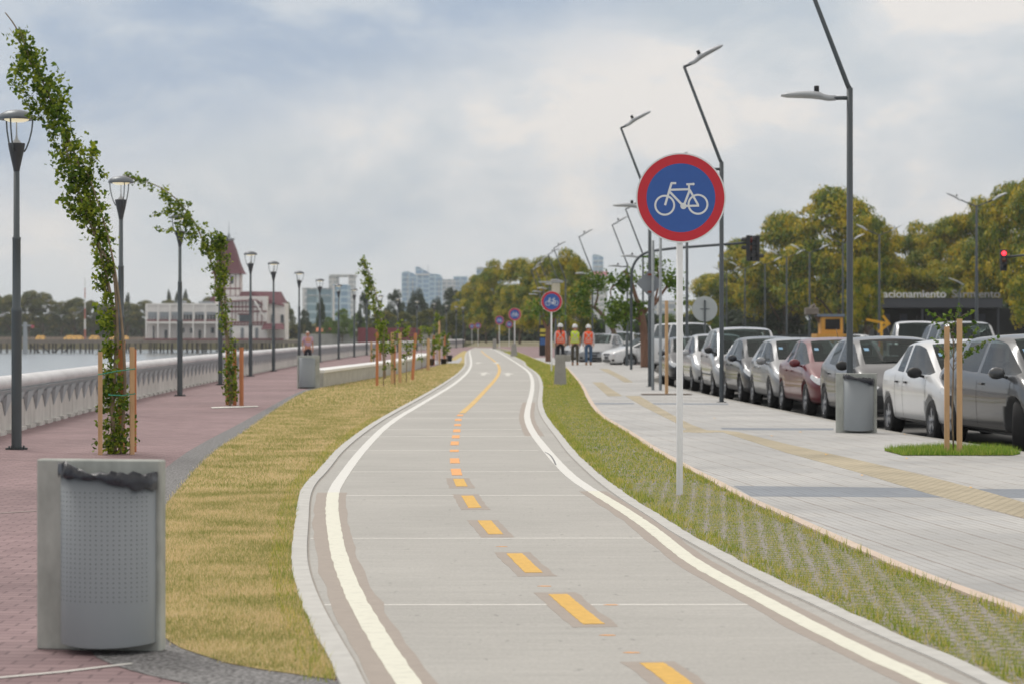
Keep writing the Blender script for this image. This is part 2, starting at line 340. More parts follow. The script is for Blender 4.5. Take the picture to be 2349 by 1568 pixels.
BAL = smooth_line([Vector(p) for p in ((-4.8, -10, 0), (-6.0, 15, 0), (-6.88, 32.5, 0), (-7.57, 44, 0), (-8.2, 58, 0), (-8.72, 75, 0), (-9.06, 91, 0), (-9.35, 105, 0), (-9.6, 122, 0), (-9.6, 145, 0), (-9.35, 160, 0), (-8.8, 180, 0), (-7.8, 200, 0), (-6.5, 223, 0), (-5.0, 250, 0))])
KERB = smooth_line([Vector(p) for p in ((9.0, 2, 0), (6.9, 16, 0), (5.95, 26, 0), (5.55, 30.3, 0), (5.16, 33.4, 0), (4.72, 42.1, 0), (4.36, 50.6, 0), (4.10, 58.5, 0), (3.9, 66, 0), (3.95, 72, 0), (4.6, 77, 0))])
# water everywhere low, then land sheet with the river cut out of it
o = MB().add([(-3000, -400, -2.5), (200, -400, -2.5), (200, 4000, -2.5), (-3000, 4000, -2.5)], [(0, 1, 2, 3)]).build('water', M_water); structure(o)
land = [(-4.5, -60)]+[(p.x-.12, p.y) for p in BAL]+[(-5.4, 300), (-6, 420), (-30, 455), (-44, 500), (-60, 600), (-300, 640), (-2500, 700), (-4500, 9000), (6500, 9000), (3000, -60)]
o = MB().prism(land, -4, -.15).build('ground', M_ground); structure(o)
prom = [(p.x, p.y) for p in BAL]+[(3.5, 262), (6, 200), (5.8, 130), (5.6, 100), (4.9, 80)]+[(p.x, p.y) for p in reversed(KERB)]
o = MB().prism(prom, -.16, 0).build('promenade', M_brick); structure(o)
road = [(p.x+.15, p.y) for p in KERB]+[(5.0, 80), (5.7, 100), (5.9, 130), (6.1, 200), (9, 330), (60, 330), (60, 2)]
o = MB().prism(road, 0, -.142, top_only=True).build('road', M_asph); structure(o)
# road-side kerb stones
o = ribbon('kerb', KERB, offset(KERB, .15), .002, M_conc2, z0=-.15); structure(o)

# path outlines from bottom of the picture to its far end
Lo = [(820, 1640), (775, 1568)]+[L4(*p) for p in ((590, 1500), (520, 1370), (440, 1200), (400, 1060), (397, 960), (415, 840), (428, 720), (460, 655), (520, 600), (600, 500), (740, 395), (850, 330), (1000, 250), (1100, 190), (1165, 145), (1192, 110), (1188, 75))]+[(1070, 806), (1082, 800), (1090, 797)]
LEFT = smooth_line([W(*p) for p in Lo])
Ro = [(2560, 1680), (2310, 1568)]+[R6(*p) for p in ((1600, 1440), (1300, 1320), (1000, 1185), (830, 1105), (620, 1015), (400, 905), (190, 795), (0, 690))]+[R5(*p) for p in ((840, 800), (720, 730), (600, 645), (520, 575), (450, 510), (400, 445), (345, 380), (312, 330), (299, 285), (303, 240), (305, 195), (285, 150), (220, 110))]+[Z5(*p) for p in ((780, 1300), (640, 1232), (500, 1178))]+[(1130, 798)]
RIGHT = smooth_line([W(*p) for p in Ro])
path_poly = LEFT+list(reversed(RIGHT))
o = MB().prism(path_poly, 0, .004, top_only=True).build('cycle_path', M_path); structure(o)
def wobble(line, a):
    return [Vector((p.x+rng.normal()*a, p.y+rng.normal()*a, 0)) for p in line]
KL = resample(LEFT, .25); KR = resample(RIGHT, .25)
o = ribbon('left_kerb', wobble(KL, .003), offset(KL, .095), .018, M_kerb, z0=0); structure(o)
o = ribbon('right_kerb', wobble(KR, .006), offset(KR, -.095), .010, M_kerb, z0=0); structure(o)
gl = offset(KL, .1); o = ribbon('left_joint', gl, offset(gl, .010), .0048, mat('dark joint', lin((156, 150, 143)), .9)); structure(o)
gl = offset(KR, -.1); o = ribbon('right_joint', gl, offset(gl, -.010), .0048, MATS['dark joint']); structure(o)
# edge lines
LW = [(990, 1640), (935, 1568)]+[L4(*p) for p in ((760, 1305), (665, 1125), (612, 975), (587, 830), (583, 740), (592, 685), (625, 630), (720, 500), (845, 375), (1000, 285), (1155, 192), (1217, 130), (1221, 90), (1212, 55))]+[(1078, 801)]
RW = [(2440, 1700)]+[R6(*p) for p in ((1425, 1568), (1350, 1530), (1100, 1420), (800, 1270), (500, 1110), (200, 950), (30, 850))]+[R5(*p) for p in ((800, 860), (650, 760), (540, 695), (440, 630), (370, 560), (310, 490), (255, 420), (228, 355), (236, 300), (254, 235), (257, 180), (240, 140), (180, 100), (125, 66))]+[(1138, 803), (1124, 799)]
for nm, pts, cut, stw in (('left_edge_line', LW, 20.6, .13), ('right_edge_line', RW, 20.8, .12)):
    c = resample(smooth_line([W(*p) for p in pts]), .12)
    for q, mm, sel in ((nm, M_line, lambda p: p.y <= cut+.1), (nm, M_line2, lambda p: p.y >= cut)):
        s = [p for p in c if sel(p)]
        o = ribbon(q, wobble(offset(s, -.05), .002), wobble(offset(s, .05), .002), .0075, mm, z0=.002); structure(o)
    s = resample([p for p in c if p.y <= cut+.1], .4); wob = [rng.normal()*.006 for _ in s]
    sh = -.01 if nm[0] == 'l' else .0
    o = ribbon('primer_stain', wobble(offset(s, -stw+sh), .005), wobble(offset(s, stw-.01+sh), .005), .0052, M_stain, z0=.002); structure(o)
    if nm[0] == 'r':
        s = [p for p in c if 32 < p.y < 48]; o = ribbon('primer_stain', wobble(offset(s, -.13), .006), wobble(offset(s, .12), .006), .0052, M_stain, z0=.002); structure(o)
# dashed and solid centre line
cen = [(1640, 1640), (1590, 1595), (1516, 1535), (1410, 1470), (1318, 1398), (1203, 1295), (1122, 1210), (1080, 1152), (1054, 1106), (1046, 1082), (1043, 1057), (1042, 1034), (1043, 1015), (1046, 1000), (1048, 987), (1050, 975), (1051, 962), (1055, 952), (1062, 945), (1085, 925), (1115, 893), (1138, 868), (1147, 850), (1143, 835), (1127, 822), (1112, 812), (1104, 804)]
C = resample(smooth_line([W(*p) for p in cen]), .05)
def seg(ya, yb): return [p for p in C if HC*FPX/(yb-HY) <= p.y <= HC*FPX/(ya-HY)]
for ya, yb, st in ((1522, 1600, 1), (1364, 1433, 1), (1270, 1316, 1), (1194, 1227, 1), (1137, 1165, 1), (1098, 1116, 1), (1075, 1090, 0), (1051, 1063, 0), (1031, 1036.5, 0), (1012, 1021, 0), (998, 1005, 0), (984, 991, 0), (972, 977, 0), (960, 965, 0), (950, 954, 0)):
    s = seg(ya, yb)
    o = ribbon('centre_dash', wobble(offset(s, -.05), .0015), wobble(offset(s, .05), .0015), .0075, M_yel if st else M_org, z0=.002); structure(o)
    if st:
        s = seg(ya-4*(ya-HY)/400, yb+5*(yb-HY)/400); o = ribbon('primer_stain', wobble(offset(s[::3], -.115), .004), wobble(offset(s[::3], .105), .004), .0052, M_stain, z0=.002); structure(o)
for ya, xa in ((1254, 1150), (1345, 1248), (1388, 1400), (1458, 1392), (1498, 1447), (1153+12, 1078)):   # small paint spills between dashes
    p = W(xa, ya); o = MB().prism([(p.x-.035, p.y), (p.x-.01, p.y+.018), (p.x+.03, p.y+.012), (p.x+.04, p.y-.008), (p.x, p.y-.012)], 0, .006).build('paint_spill', M_org); structure(o)
s = resample([p for p in C if p.y > 41.4], .8); o = ribbon('centre_line', offset(s, -.055), offset(s, .055), .0075, z0=.002, m=mat('solid ochre line', lin((212, 178, 112)), .7, 0, .12, 3)); structure(o)
s = [p for p in C if p.y < 40]
# joints every four metres
for ya, xl, xr, th in ((1388, 740, 1800, .018), (1235, 712, 1500, .018), (1136.5, 735, 1380, .022), (1082, 775, 1290, .02), (1033, 790, 1235, .024), (1001, 830, 1225, .03), (985, 850, 1220, .03), (959, 880, 1215, .03), (944, 905, 1215, .03), (926, 940, 1212, .04), (909, 960, 1212, .05), (895, 990, 1214, .06), (873, 1020, 1215, .07), (853, 1040, 1212, .08), (838, 1052, 1200, .08)):
    a, b = W(xl, ya), W(xr, ya-.5); o = MB().prism([(a.x, a.y), (b.x, b.y), (b.x, b.y+th*1.6), (a.x, a.y+th*1.6)], 0, .0046).build('slab_joint', M_joint); structure(o)
# faded white arrows and bicycle symbols far down the path
for x, y in ((1097, 832), (1139, 832), (1110, 857), (1165, 858)):
    p = W(x, y); o = MB().prism([(p.x-.25, p.y), (p.x, p.y+3.4), (p.x+.25, p.y), (p.x+.07, p.y+.3), (p.x+.07, p.y-3), (p.x-.07, p.y-3), (p.x-.07, p.y+.3)], 0, .0078).build('painted_arrow', mat('worn arrow paint', lin((206, 204, 198)), .8, 0, .1, 3)); structure(o)
# black skid mark on the right hand line
c = [W(*p) for p in (R5(312, 510), R5(335, 522), R5(352, 545), R5(362, 570))]; c = smooth_line(c)
o = ribbon('skid_mark', offset(c, -.008), offset(c, .008), .0085, mat('rubber mark', lin((112, 112, 114)), .8)); structure(o)

# lawn, gravel walk
lawn_left = [(768, 1560), (546, 1529), (470, 1506), (400, 1482), (365, 1450), (345, 1380), (345, 1300), (356, 1220), (378, 1162), (402, 1134), (451, 1074), (503, 1026), (546, 1001), (600, 962), (650, 928), (698, 899), (733, 890), (800, 878), (892, 862), (960, 848), (1010, 838), (1030, 828), (1040, 820), (1050, 812), (1064, 804)]
LL = smooth_line([W(*p) for p in lawn_left], 1)
lawn_poly = [p for p in LEFT if W(768, 1560).y < p.y < 190]
lawn_poly = lawn_poly+list(reversed(LL))
o = MB().prism(lawn_poly, 0, .006, top_only=True).build('lawn', M_lawn); structure(o)
grav = [(900, 1700), (768, 1620), (560, 1600), (443, 1570), (360, 1553), (270, 1529), (205, 1500), (178, 1430), (195, 1330), (235, 1230), (300, 1140), (382, 1070), (443, 1026), (546, 973), (600, 943), (650, 915), (690, 896), (725, 886)]
GR = smooth_line([W(*p) for p in grav], 1)
g_in = [p for p in LL if p.y < 62]
o = MB().prism(GR+[Vector((-4.95, 62, 0))]+list(reversed(g_in))+[W(830, 1600)], 0, .003, top_only=True).build('gravel_walk', M_gravel); structure(o)
a = [W(-30, 1556), W(140, 1540), W(298, 1521)]; o = ribbon('drain_joint', a, offset(a, .03), .004, M_joint); structure(o)
a = [W(-30, 1178), W(100, 1170)]; o = ribbon('drain_joint', a, offset(a, .03), .004, MATS['dark joint']); structure(o)
# grey walk crossing behind the saplings
o = MB().prism([W(*p)[:2] for p in ((905, 829), (1045, 826), (1058, 818), (1060, 824), (1052, 834), (930, 838))], 0, .010, top_only=True).build('side_walk', mat('light grey slab', lin((170, 170, 172)), .8)); structure(o)

# planted paver strip on the right
edge = [(2800, 1620), (2600, 1530)]+[R6(*p) for p in ((1956, 1195), (1900, 1165), (1700, 1092), (1400, 985), (1200, 902), (960, 795), (760, 702), (560, 610), (350, 520), (160, 412), (20, 342))]+[R5(*p) for p in ((800, 500), (700, 430), (625, 385), (565, 350), (530, 310), (500, 260), (480, 210), (440, 160), (400, 115))]+[Z5(*p) for p in ((1000, 1330), (850, 1270), (700, 1205), (560, 1172))]+[(1134, 797.6)]
EDGE = smooth_line([W(*p) for p in edge])
strip_poly = RIGHT+list(reversed(EDGE))
def paver_mat():
    m = bpy.data.materials.new('open concrete pavers'); m.use_nodes = True; nt = m.node_tree; N = nt.nodes.new; L = nt.links.new; b = nt.nodes['Principled BSDF']; b.inputs['Roughness'].default_value = .92
    tc = N('ShaderNodeTexCoord'); mp = N('ShaderNodeMapping'); mp.inputs['Rotation'].default_value = (0, 0, R(38)); L(tc.outputs['Object'], mp.inputs[0])
    nz = N('ShaderNodeTexNoise'); nz.inputs['Scale'].default_value = 5; nz.inputs['Detail'].default_value = 4; L(mp.outputs[0], nz.inputs['Vector'])
    add = N('ShaderNodeVectorMath'); add.operation = 'MULTIPLY_ADD'; L(nz.outputs['Color'], add.inputs[0]); add.inputs[1].default_value = (.075, .075, 0); L(mp.outputs[0], add.inputs[2])
    br = N('ShaderNodeTexBrick'); br.offset = .5; br.inputs['Scale'].default_value = 1; br.inputs['Brick Width'].default_value = .15; br.inputs['Row Height'].default_value = .115; br.inputs['Mortar Size'].default_value = .027; br.inputs['Mortar Smooth'].default_value = .15
    L(add.outputs[0], br.inputs['Vector'])
    g = N('ShaderNodeTexNoise'); g.inputs['Scale'].default_value = 45; g.inputs['Detail'].default_value = 5; L(tc.outputs['Object'], g.inputs['Vector'])
    soil = N('ShaderNodeValToRGB'); e = soil.color_ramp.elements; e[0].position = .35; e[1].position = .65; e[0].color = (*lin((92, 96, 50)), 1); e[1].color = (*lin((138, 138, 76)), 1); L(g.outputs['Fac'], soil.inputs[0])
    cc = N('ShaderNodeValToRGB'); e = cc.color_ramp.elements; e[0].position = .3; e[1].position = .7; e[0].color = (*lin((124, 118, 110)), 1); e[1].color = (*lin((162, 156, 148)), 1); L(g.outputs['Fac'], cc.inputs[0])
    big = N('ShaderNodeTexNoise'); big.inputs['Scale'].default_value = 1.1; big.inputs['Detail'].default_value = 6; L(tc.outputs['Object'], big.inputs['Vector'])
    cv = N('ShaderNodeMapRange'); L(big.outputs['Fac'], cv.inputs[0]); cv.inputs[1].default_value = .50; cv.inputs[2].default_value = .80
    sb = N('ShaderNodeMath'); sb.operation = 'SUBTRACT'; sb.use_clamp = True; L(br.outputs['Fac'], sb.inputs[0]); L(cv.outputs[0], sb.inputs[1])
    mx = N('ShaderNodeMix'); mx.data_type = 'RGBA'; L(sb.outputs[0], mx.inputs[0]); L(soil.outputs[0], mx.inputs[6]); L(cc.outputs[0], mx.inputs[7]); L(mx.outputs[2], b.inputs['Base Color'])
    bp = N('ShaderNodeBump'); bp.inputs['Strength'].default_value = 1; bp.inputs['Distance'].default_value = .02; L(br.outputs['Fac'], bp.inputs['Height']); L(bp.outputs[0], b.inputs['Normal'])
    return m
o = MB().prism(strip_poly, 0, .005, top_only=True).build('planted_strip', paver_mat()); structure(o)
E = resample(EDGE, .3)
o = ribbon('peach_edging', wobble(E, .006), offset(E, .08), .02, M_peach, z0=0); structure(o)
# tiled pavement
pav = [p for p in EDGE if p.y < 140]
kk = [(p.x, p.y) for p in KERB]
o = MB().prism([(p.x, p.y) for p in pav]+[(5.2, 140), (5.6, 100), (4.9, 80)]+kk[::-1], 0, .004, top_only=True).build('pavement', M_tile); structure(o)
def quad(name, pts, z, m):
    o = MB().prism([W(*p)[:2] for p in pts], 0, z).build(name, m); return structure(o)
tk = [0]
def T(l, n, m=M_tact): tk[0] += 1; return quad(n, l, .0058+.0004*tk[0], m)
T([R6(*p) for p in ((-20, 134), (240, 134), (600, 250), (1000, 360), (1400, 482), (1956, 625), (2500, 790), (2500, 700), (1956, 535), (1700, 462), (1400, 383), (1000, 290), (600, 200), (330, 133), (250, 124), (110, 122), (50, 112))], 'tactile_strip')
T([R5(*p) for p in ((680, 252), (760, 300), (900, 370), (985, 420), (1085, 420), (1040, 405), (985, 385), (915, 350), (800, 285), (745, 252))], 'tactile_strip')
T([R5(*p) for p in ((530, 190), (600, 253), (668, 253), (612, 218), (575, 190))], 'tactile_strip')
T([R5(*p) for p in ((560, 128), (640, 168), (675, 190), (715, 190), (680, 168), (600, 128))], 'tactile_strip')
for pts in (((300, 440), (400, 500), (1500, 506), (1380, 452)), ((1690, 458), (1830, 508), (2300, 512), (2200, 458))):
    quad('dark_band', [R6(*p) for p in pts], .0050, M_band)
quad('dark_band', [R6(*p) for p in ((230, 116), (335, 122), (870, 122), (870, 111), (230, 108))], .0050, M_band)
quad('dark_band', [R5(*p) for p in ((530, 284), (534, 291), (720, 290), (720, 284))], .0050, M_band)
quad('dark_band', [R5(*p) for p in ((770, 284), (780, 291), (1150, 293), (1150, 286))], .0050, M_band)

# ------------------------------------------------------------ grass blades (stuff)
def blades(name, poly, n, y0, y1, h, w, m, keep=None, sd=0):
    xs = [p[0] for p in poly]; P = []
    px = rng.uniform(min(xs), max(xs), n*6); py = rng.uniform(y0, y1, n*6); ok = inside(px, py, poly)
    if keep is not None: ok &= keep(px, py)
    px, py = px[ok][:n], py[ok][:n]; k = len(px)
    a = rng.uniform(0, 2*np.pi, k); hh = h*(.45+.9*rng.random(k)**1.5); ln = hh*rng.normal(0, .45, k); b = rng.uniform(0, 2*np.pi, k)
    base = np.stack([px, py, np.full(k, .004)], 1); d = np.stack([np.cos(a), np.sin(a), np.zeros(k)], 1)*w/2
    tip = base+np.stack([np.cos(b)*ln, np.sin(b)*ln, hh], 1)
    V = np.stack([base-d, base+d, tip], 1).reshape(-1, 3)
    return npmesh(name, V, None, 3, m)
M_bl1 = foliage('dry grass blades', lin((234, 214, 176)), lin((206, 192, 138)), lin((146, 154, 86)), 1.6, .5, .35, (.30, .50, .68))
M_bl2 = foliage('green grass blades', lin((128, 150, 56)), lin((176, 184, 76)), lin((212, 194, 118)), 1.5, .8, .38)
M_bl3 = foliage('bright grass blades', lin((104, 142, 44)), lin((140, 172, 62)), lin((184, 190, 96)), 2, .7, .35)
lp = [(p.x, p.y) for p in lawn_poly]
V1 = blades('lawn_grass', lp, 120000, 9.3, 21, .022, .005, M_bl1); o = link('lawn_grass', V1); tag(o, 'dry yellow green mown grass covering the lawn beside the path', 'grass', kind='stuff')
o = link('lawn_grass', blades('lawn_grass', lp, 90000, 21, 45, .028, .010, M_bl1)); tag(o, 'dry mown grass further along the lawn before the bench wall', 'grass', kind='stuff')
o = link('lawn_grass', blades('lawn_grass', lp, 50000, 45, 110, .04, .025, M_bl1)); tag(o, 'far lawn grass around the staked saplings', 'grass', kind='stuff')
# greener rim where lawn meets the left kerb
rim = [p for p in LEFT if 9.4 < p.y < 40]; rp = [(p.x, p.y) for p in rim]+[(p.x, p.y) for p in reversed(offset(rim, -.13))]
le = [p for p in LL if p.y < 60]; lq = [(p.x, p.y) for p in offset(le, .03)]+[(p.x, p.y) for p in reversed(offset(le, -.04))]
o = link('lawn_edge_grass', blades('lawn_edge_grass', lq, 9000, 9.3, 60, .03, .007, M_bl1)); tag(o, 'ragged dry grass creeping over the grey gravel walk', 'grass', kind='stuff')
o = link('kerb_grass', blades('kerb_grass', rp, 9000, 9.3, 40, .045, .006, M_bl2)); tag(o, 'longer green grass hugging the left kerb', 'grass', kind='stuff')
sp = [(p.x, p.y) for p in strip_poly]
def patch(px, py):
    u = (px*math.cos(R(38))-py*math.sin(R(38)))/.15; v = (px*math.sin(R(38))+py*math.cos(R(38)))/.115
    u = u+.5*(np.floor(v) % 2); fu, fv = u-np.floor(u), v-np.floor(v)
    cell = (np.abs(fu-.5) < .34) & (np.abs(fv-.5) < .32)
    big = np.sin(px*2.1+1.3*np.sin(py*.9))+np.sin(py*1.3+px*1.7)
    return (cell & (rng.random(len(px)) < .45)) | (rng.random(len(px)) < .03+.16*(big > .6))
o = link('strip_grass', blades('strip_grass', sp, 62000, 9.5, 22, .018, .005, M_bl2, patch)); tag(o, 'green grass tufts growing through the open pavers', 'grass', kind='stuff')
o = link('strip_grass', blades('strip_grass', sp, 42000, 22, 60, .024, .009, M_bl2)); tag(o, 'grass on the planted strip around the concrete pedestal', 'grass', kind='stuff')
o = link('strip_grass', blades('strip_grass', sp, 26000, 60, 180, .05, .03, M_bl2)); tag(o, 'far end of the green planted strip', 'grass', kind='stuff')
for nm, line, off, n, lab in (('edge_grass', EDGE, -.10, 9000, 'tall green tufts along the peach edging'), ('edge_grass', RIGHT, .14, 12000, 'tall green tufts along the right kerb of the path')):
    e = [p for p in line if 9.0 < p.y < 42]; q = offset(e, off)
    poly = [(p.x, p.y) for p in e]+[(p.x, p.y) for p in reversed(q)]
    kf = (lambda px, py: np.sin(py*7.3+px*3)+np.sin(py*2.9) > -.7)
    o = link(nm, blades(nm, poly, n, 9, 42, .055, .006, M_bl2, kf)); tag(o, lab, 'grass', kind='stuff')
# ------------------------------------------------------------ balustrade along the river
def frame_at(line, i):
    a, b = line[max(i-1, 0)], line[min(i+1, len(line)-1)]; t = (b-a).normalized(); return line[i], t, Vector((t.y, -t.x, 0))   # side = towards the path
def extrude_profile(mb, line, prof, mi=0, smooth=False):
    n = len(prof); vs = []
    for i in range(len(line)):
        p, t, s = frame_at(line, i); vs += [(p.x+s.x*u, p.y+s.y*u, z) for u, z in prof]
    fs = [(i*n+j, (i+1)*n+j, (i+1)*n+(j+1) % n, i*n+(j+1) % n) for i in range(len(line)-1) for j in range(n)]
    mb.add(vs, fs, mi, smooth)
M_rail = mat('lilac grey cast rail', lin((210, 210, 212)), .7, 0, .12, 1.3, bump=.2, bscale=20, stretch=(1, 1, 4))
M_wallp = mat('board marked river wall', lin((204, 202, 197)), .85, 0, .14, 1.6, bump=.3, bscale=30, stretch=(2, 2, .5))
M_brkt = mat('grey cast bracket', lin((172, 180, 184)), .8, 0, .08, 4)
bal = empty('balustrade', (BAL[0].x, BAL[0].y, 0), 0, 'long concrete river balustrade with round pale rail and V shaped brackets', 'balustrade')
bal.location = (0, 0, 0)
B1 = resample(BAL, 1.0); mb = MB()
seg_l = resample(BAL, 2.8)
for i in range(len(seg_l)-1):
    p, q = seg_l[i], seg_l[i+1]; d = (q-p).normalized(); L = (q-p).length
    ang = math.atan2(d.y, d.x); s = Vector((d.y, -d.x, 0)); c = (p+q)/2
    mb.box((c.x-s.x*.06, c.y-s.y*.06, .24), (L-.022, .14, .40), rot=Matrix.Rotation(ang, 3, 'Z'))
    for k in range(3):
        cc = p.lerp(q, (k+.5)/3); mb.box((cc.x+s.x*.03, cc.y+s.y*.03, .025), (.55, .10, .05), rot=Matrix.Rotation(ang, 3, 'Z'))
mb.build('base_wall', M_wallp, bal)
mb = MB(); extrude_profile(mb, B1, [(-.13, .03), (-.02, .03), (-.02, .46), (-.13, .46)]); extrude_profile(mb, B1, [(-.14, .43), (-.005, .43), (.10, .60), (-.14, .60)]); mb.build('soffit_band', M_brkt, bal)
mb = MB(); extrude_profile(mb, B1, [(-.05+.15*math.cos(a), .68+.105*math.sin(a)) for a in [2*math.pi*k/14 for k in range(14)]], smooth=True)
mb.build('rail', M_rail, bal)
far_b = MB(); cnt = 0
for i in range(1, len(B1)-1):
    p, t, s = frame_at(B1, i)
    if p.y < 26: continue
    w = .30; m = MB() if p.y < 118 else far_b
    a = p+t*w; b = p-t*w
    vs = [(a.x+s.x*.015, a.y+s.y*.015, .47), (b.x+s.x*.015, b.y+s.y*.015, .47), (p.x+s.x*.015, p.y+s.y*.015, .24), (a.x+s.x*.09, a.y+s.y*.09, .545), (b.x+s.x*.09, b.y+s.y*.09, .545)]
    m.add(vs, [(0, 1, 2), (3, 0, 2), (1, 4, 2), (3, 2, 4), (0, 3, 4, 1)])
    if m is not far_b: m.build('bracket', M_brkt, bal); cnt += 1
tag(far_b.build('bracket', M_brkt, bal), kind='stuff')

# ------------------------------------------------------------ post-top lamps of the promenade
M_lens = mat('warm lens', (.75, .68, .5), .3, 0, .03, 5, emit=((1, .88, .6), .55))
M_lens_off = mat('clear lens', (.6, .62, .6), .25, 0, .05, 5)
def make_post_lamp(n=20):
    r = empty('post_lamp')
    m = MB().lathe([(0, .02), (.13, .02), (.13, .0), (.13, .02)], n).lathe([(.11, 0), (.11, .02), (0, .02)], n); 
    for k in range(4):
        a = R(45+90*k); m.tube([(.10*math.cos(a), .10*math.sin(a), .01), (.10*math.cos(a), .10*math.sin(a), .045)], .011, 6)
    m.build('base_plate', M_pole2, r)
    MB().lathe([(.060, .02), (.060, 1.60), (.064, 1.61), (.064, 1.655), (.050, 1.67), (.048, 2.46), (.051, 2.465), (.051, 2.49), (.037, 2.50), (.035, 3.28), (0, 3.28)], n).build('pole', M_pole2, r)
    MB().lathe([(.036, 3.27), (.040, 3.30), (.062, 3.40), (.088, 3.52), (.100, 3.585), (.100, 3.60), (0, 3.605)], n).build('cone', mat('lamp cone', lin((66, 68, 72)), .5, .1), r)
    MB().lathe([(.062, 3.60), (.045, 3.625), (.018, 3.65), (.009, 3.70), (.006, 3.87), (0, 3.87)], n).build('stem', M_lumi, r)
    for k in range(3):
        a = R(20+120*k); c, s_ = math.cos(a), math.sin(a)
        MB().tube([(rr*c, rr*s_, z) for rr, z in ((.088, 3.50), (.115, 3.545), (.150, 3.64), (.178, 3.76), (.190, 3.88))], .0095, 6).build('arm', M_pole2, r)
    h = MB().lathe([(.0, 3.995), (.06, 3.99), (.13, 3.975), (.185, 3.945), (.215, 3.905), (.218, 3.885), (.205, 3.875), (.17, 3.878), (.15, 3.90)], n).build('cap', mat('lamp cap', lin((104, 110, 116)), .4, .3), r)
    MB().lathe([(.152, 3.90), (.14, 3.872), (.09, 3.852), (0, 3.848)], n).build('lens', M_lens, h)
    return r
def first_or_copy(proto, i): return proto if i == 0 else copy_tree(proto)
lamp_pos = [(-5.84, 28.5), (-6.55, 40.5), (-7.28, 53.0), (-7.78, 64.5), (-8.38, 77.5), (-8.68, 88.0), (-8.98, 102.0), (-9.22, 116.0), (-9.25, 129.0), (-9.2, 141.0), (-9.25, 154.0), (-9.0, 166.0), (-8.5, 180.0), (-7.65, 194.5), (-6.7, 208), (-6.05, 223.0), (-5.4, 234), (-4.9, 243)]
lamp_lab = ['nearest grey post lamp with glowing cap, cut by the left edge of the photo', 'grey post lamp behind the nearest bent poplar, second from the left', 'grey post lamp whose head is wrapped in the second bent poplar', 'grey post lamp hidden behind the trunk of the second bent poplar', 'grey post lamp in front of the gabled half of the pier house', 'grey post lamp at the right end of the pier house roof', 'grey post lamp directly left of the man in the pink shirt', 'grey post lamp directly right of the man in the pink shirt', 'grey post lamp in front of the pale blue tower slab', 'grey post lamp right of the tower slab, over the low round tree', 'grey post lamp beside the dark conical tree', 'grey post lamp just right of the leaning far poplar', 'small distant post lamp before the grey green trees left of the skyline', 'small distant post lamp under the tallest glass tower', 'tiny post lamp above the staked saplings', 'tiny post lamp right of the skyline towers', 'tiny post lamp next to last of the river row', 'last tiny post lamp at the far bend of the river wall']
pl = make_post_lamp()
for i, (x, y) in enumerate(lamp_pos):
    o = first_or_copy(pl, i); o.location = (x, y, 0); o.rotation_euler.z = R(37*i % 120)
    tag(o, lamp_lab[i], 'street lamp', 'post lamps along the river wall')

# ------------------------------------------------------------ bent roadside lamps
def luminaire(parent, M, mm=None):
    """head pointing along +x of M, about 0.62 m long"""
    g = lambda vs: [tuple(M @ Vector(v)) for v in vs]
    h = MB(); secs = [(.0, .024, .035, .0), (.10, .034, .042, .0), (.16, .05, .045, .01), (.24, .09, .056, .035), (.36, .13, .054, .045), (.52, .135, .048, .045), (.68, .11, .036, .04), (.76, .05, .016, .035)]
    n = 12; vs = []
    for x, w, t, z in secs: vs += [(x, w*math.cos(2*math.pi*k/n), z+t*math.sin(2*math.pi*k/n)) for k in range(n)]
    fs = [(i*n+k, i*n+(k+1) % n, (i+1)*n+(k+1) % n, (i+1)*n+k) for i in range(len(secs)-1) for k in range(n)]+[tuple(range(n-1, -1, -1)), tuple((len(secs)-1)*n+k for k in range(n))]
    h.add(g(vs), fs, 0, True); h = h.build('luminaire', mm or M_lumi, parent)
    m = MB().lathe([(.0, .16), (.03, .16), (.036, .15), (.036, .065), (0, .065)], 10, c=(.27, 0, .01)); m.v = g(m.v); m.build('photocell', M_black, h)
    return h
def make_bent_lamp():
    r = empty('bent_street_lamp')
    MB().lathe([(.10, 0), (.10, .015), (.0, .015)], 12).build('base_plate', M_pole, r)
    MB().lathe([(.046, .015), (.043, 4.76), (0, 4.77)], 14).build('pole', M_pole, r)
    MB().tube([(0, 0, 4.74), (-.03, 0, 4.80), (-.745, 0, 6.66)], [.036, .034, .028], 10).tube([(-.75, 0, 6.65), (-.60, 0, 6.71)], .026, 8).build('upper_arm', M_pole, r)
    MB().tube([(0, 0, 4.62), (-.22, 0, 4.62)], .028, 8).build('side_arm', M_pole, r)
    luminaire(r, Matrix.Translation((-.19, 0, 4.62)) @ Matrix.Scale(-1, 4, (1, 0, 0)))
    luminaire(r, Matrix.Translation((-.64, 0, 6.70)) @ Matrix.Rotation(R(-27), 4, 'Y'))
    return r
bl = make_bent_lamp()
bents = [(4.68, 33.5, 'dark bent street lamp nearest the camera, rising behind the right litter bin'), (4.16, 48, 'dark bent street lamp just right of the big bicycle sign, standing at the kerb'), (3.55, 62.3, 'dark bent street lamp rising left of the big bicycle sign beside two galvanised posts'),
         (5.52, 76.3, 'dark bent street lamp hidden almost wholly behind the big bicycle sign'), (5.58, 103, 'thin bent street lamp whose side arm touches the curved signal mast'), (5.63, 118, 'thin bent street lamp left of the curved signal mast'), (4.41, 132.6, 'thin bent street lamp standing alone before the pale tower and pink band'),
         (3.32, 150, 'thin bent street lamp over the woman worker in an orange vest'), (3.15, 162, 'distant bent street lamp just behind the one over the workers'), (2.75, 176, 'distant bent street lamp third from the far end of its row'), (2.5, 190, 'distant bent street lamp next to last in its row'), (2.35, 203, 'most distant bent street lamp before the flowering trees')]
for i, (x, y, lab) in enumerate(bents):
    o = first_or_copy(bl, i); o.location = (x, y, 0); tag(o, lab, 'street lamp', 'bent twin head street lamps along the pavement')

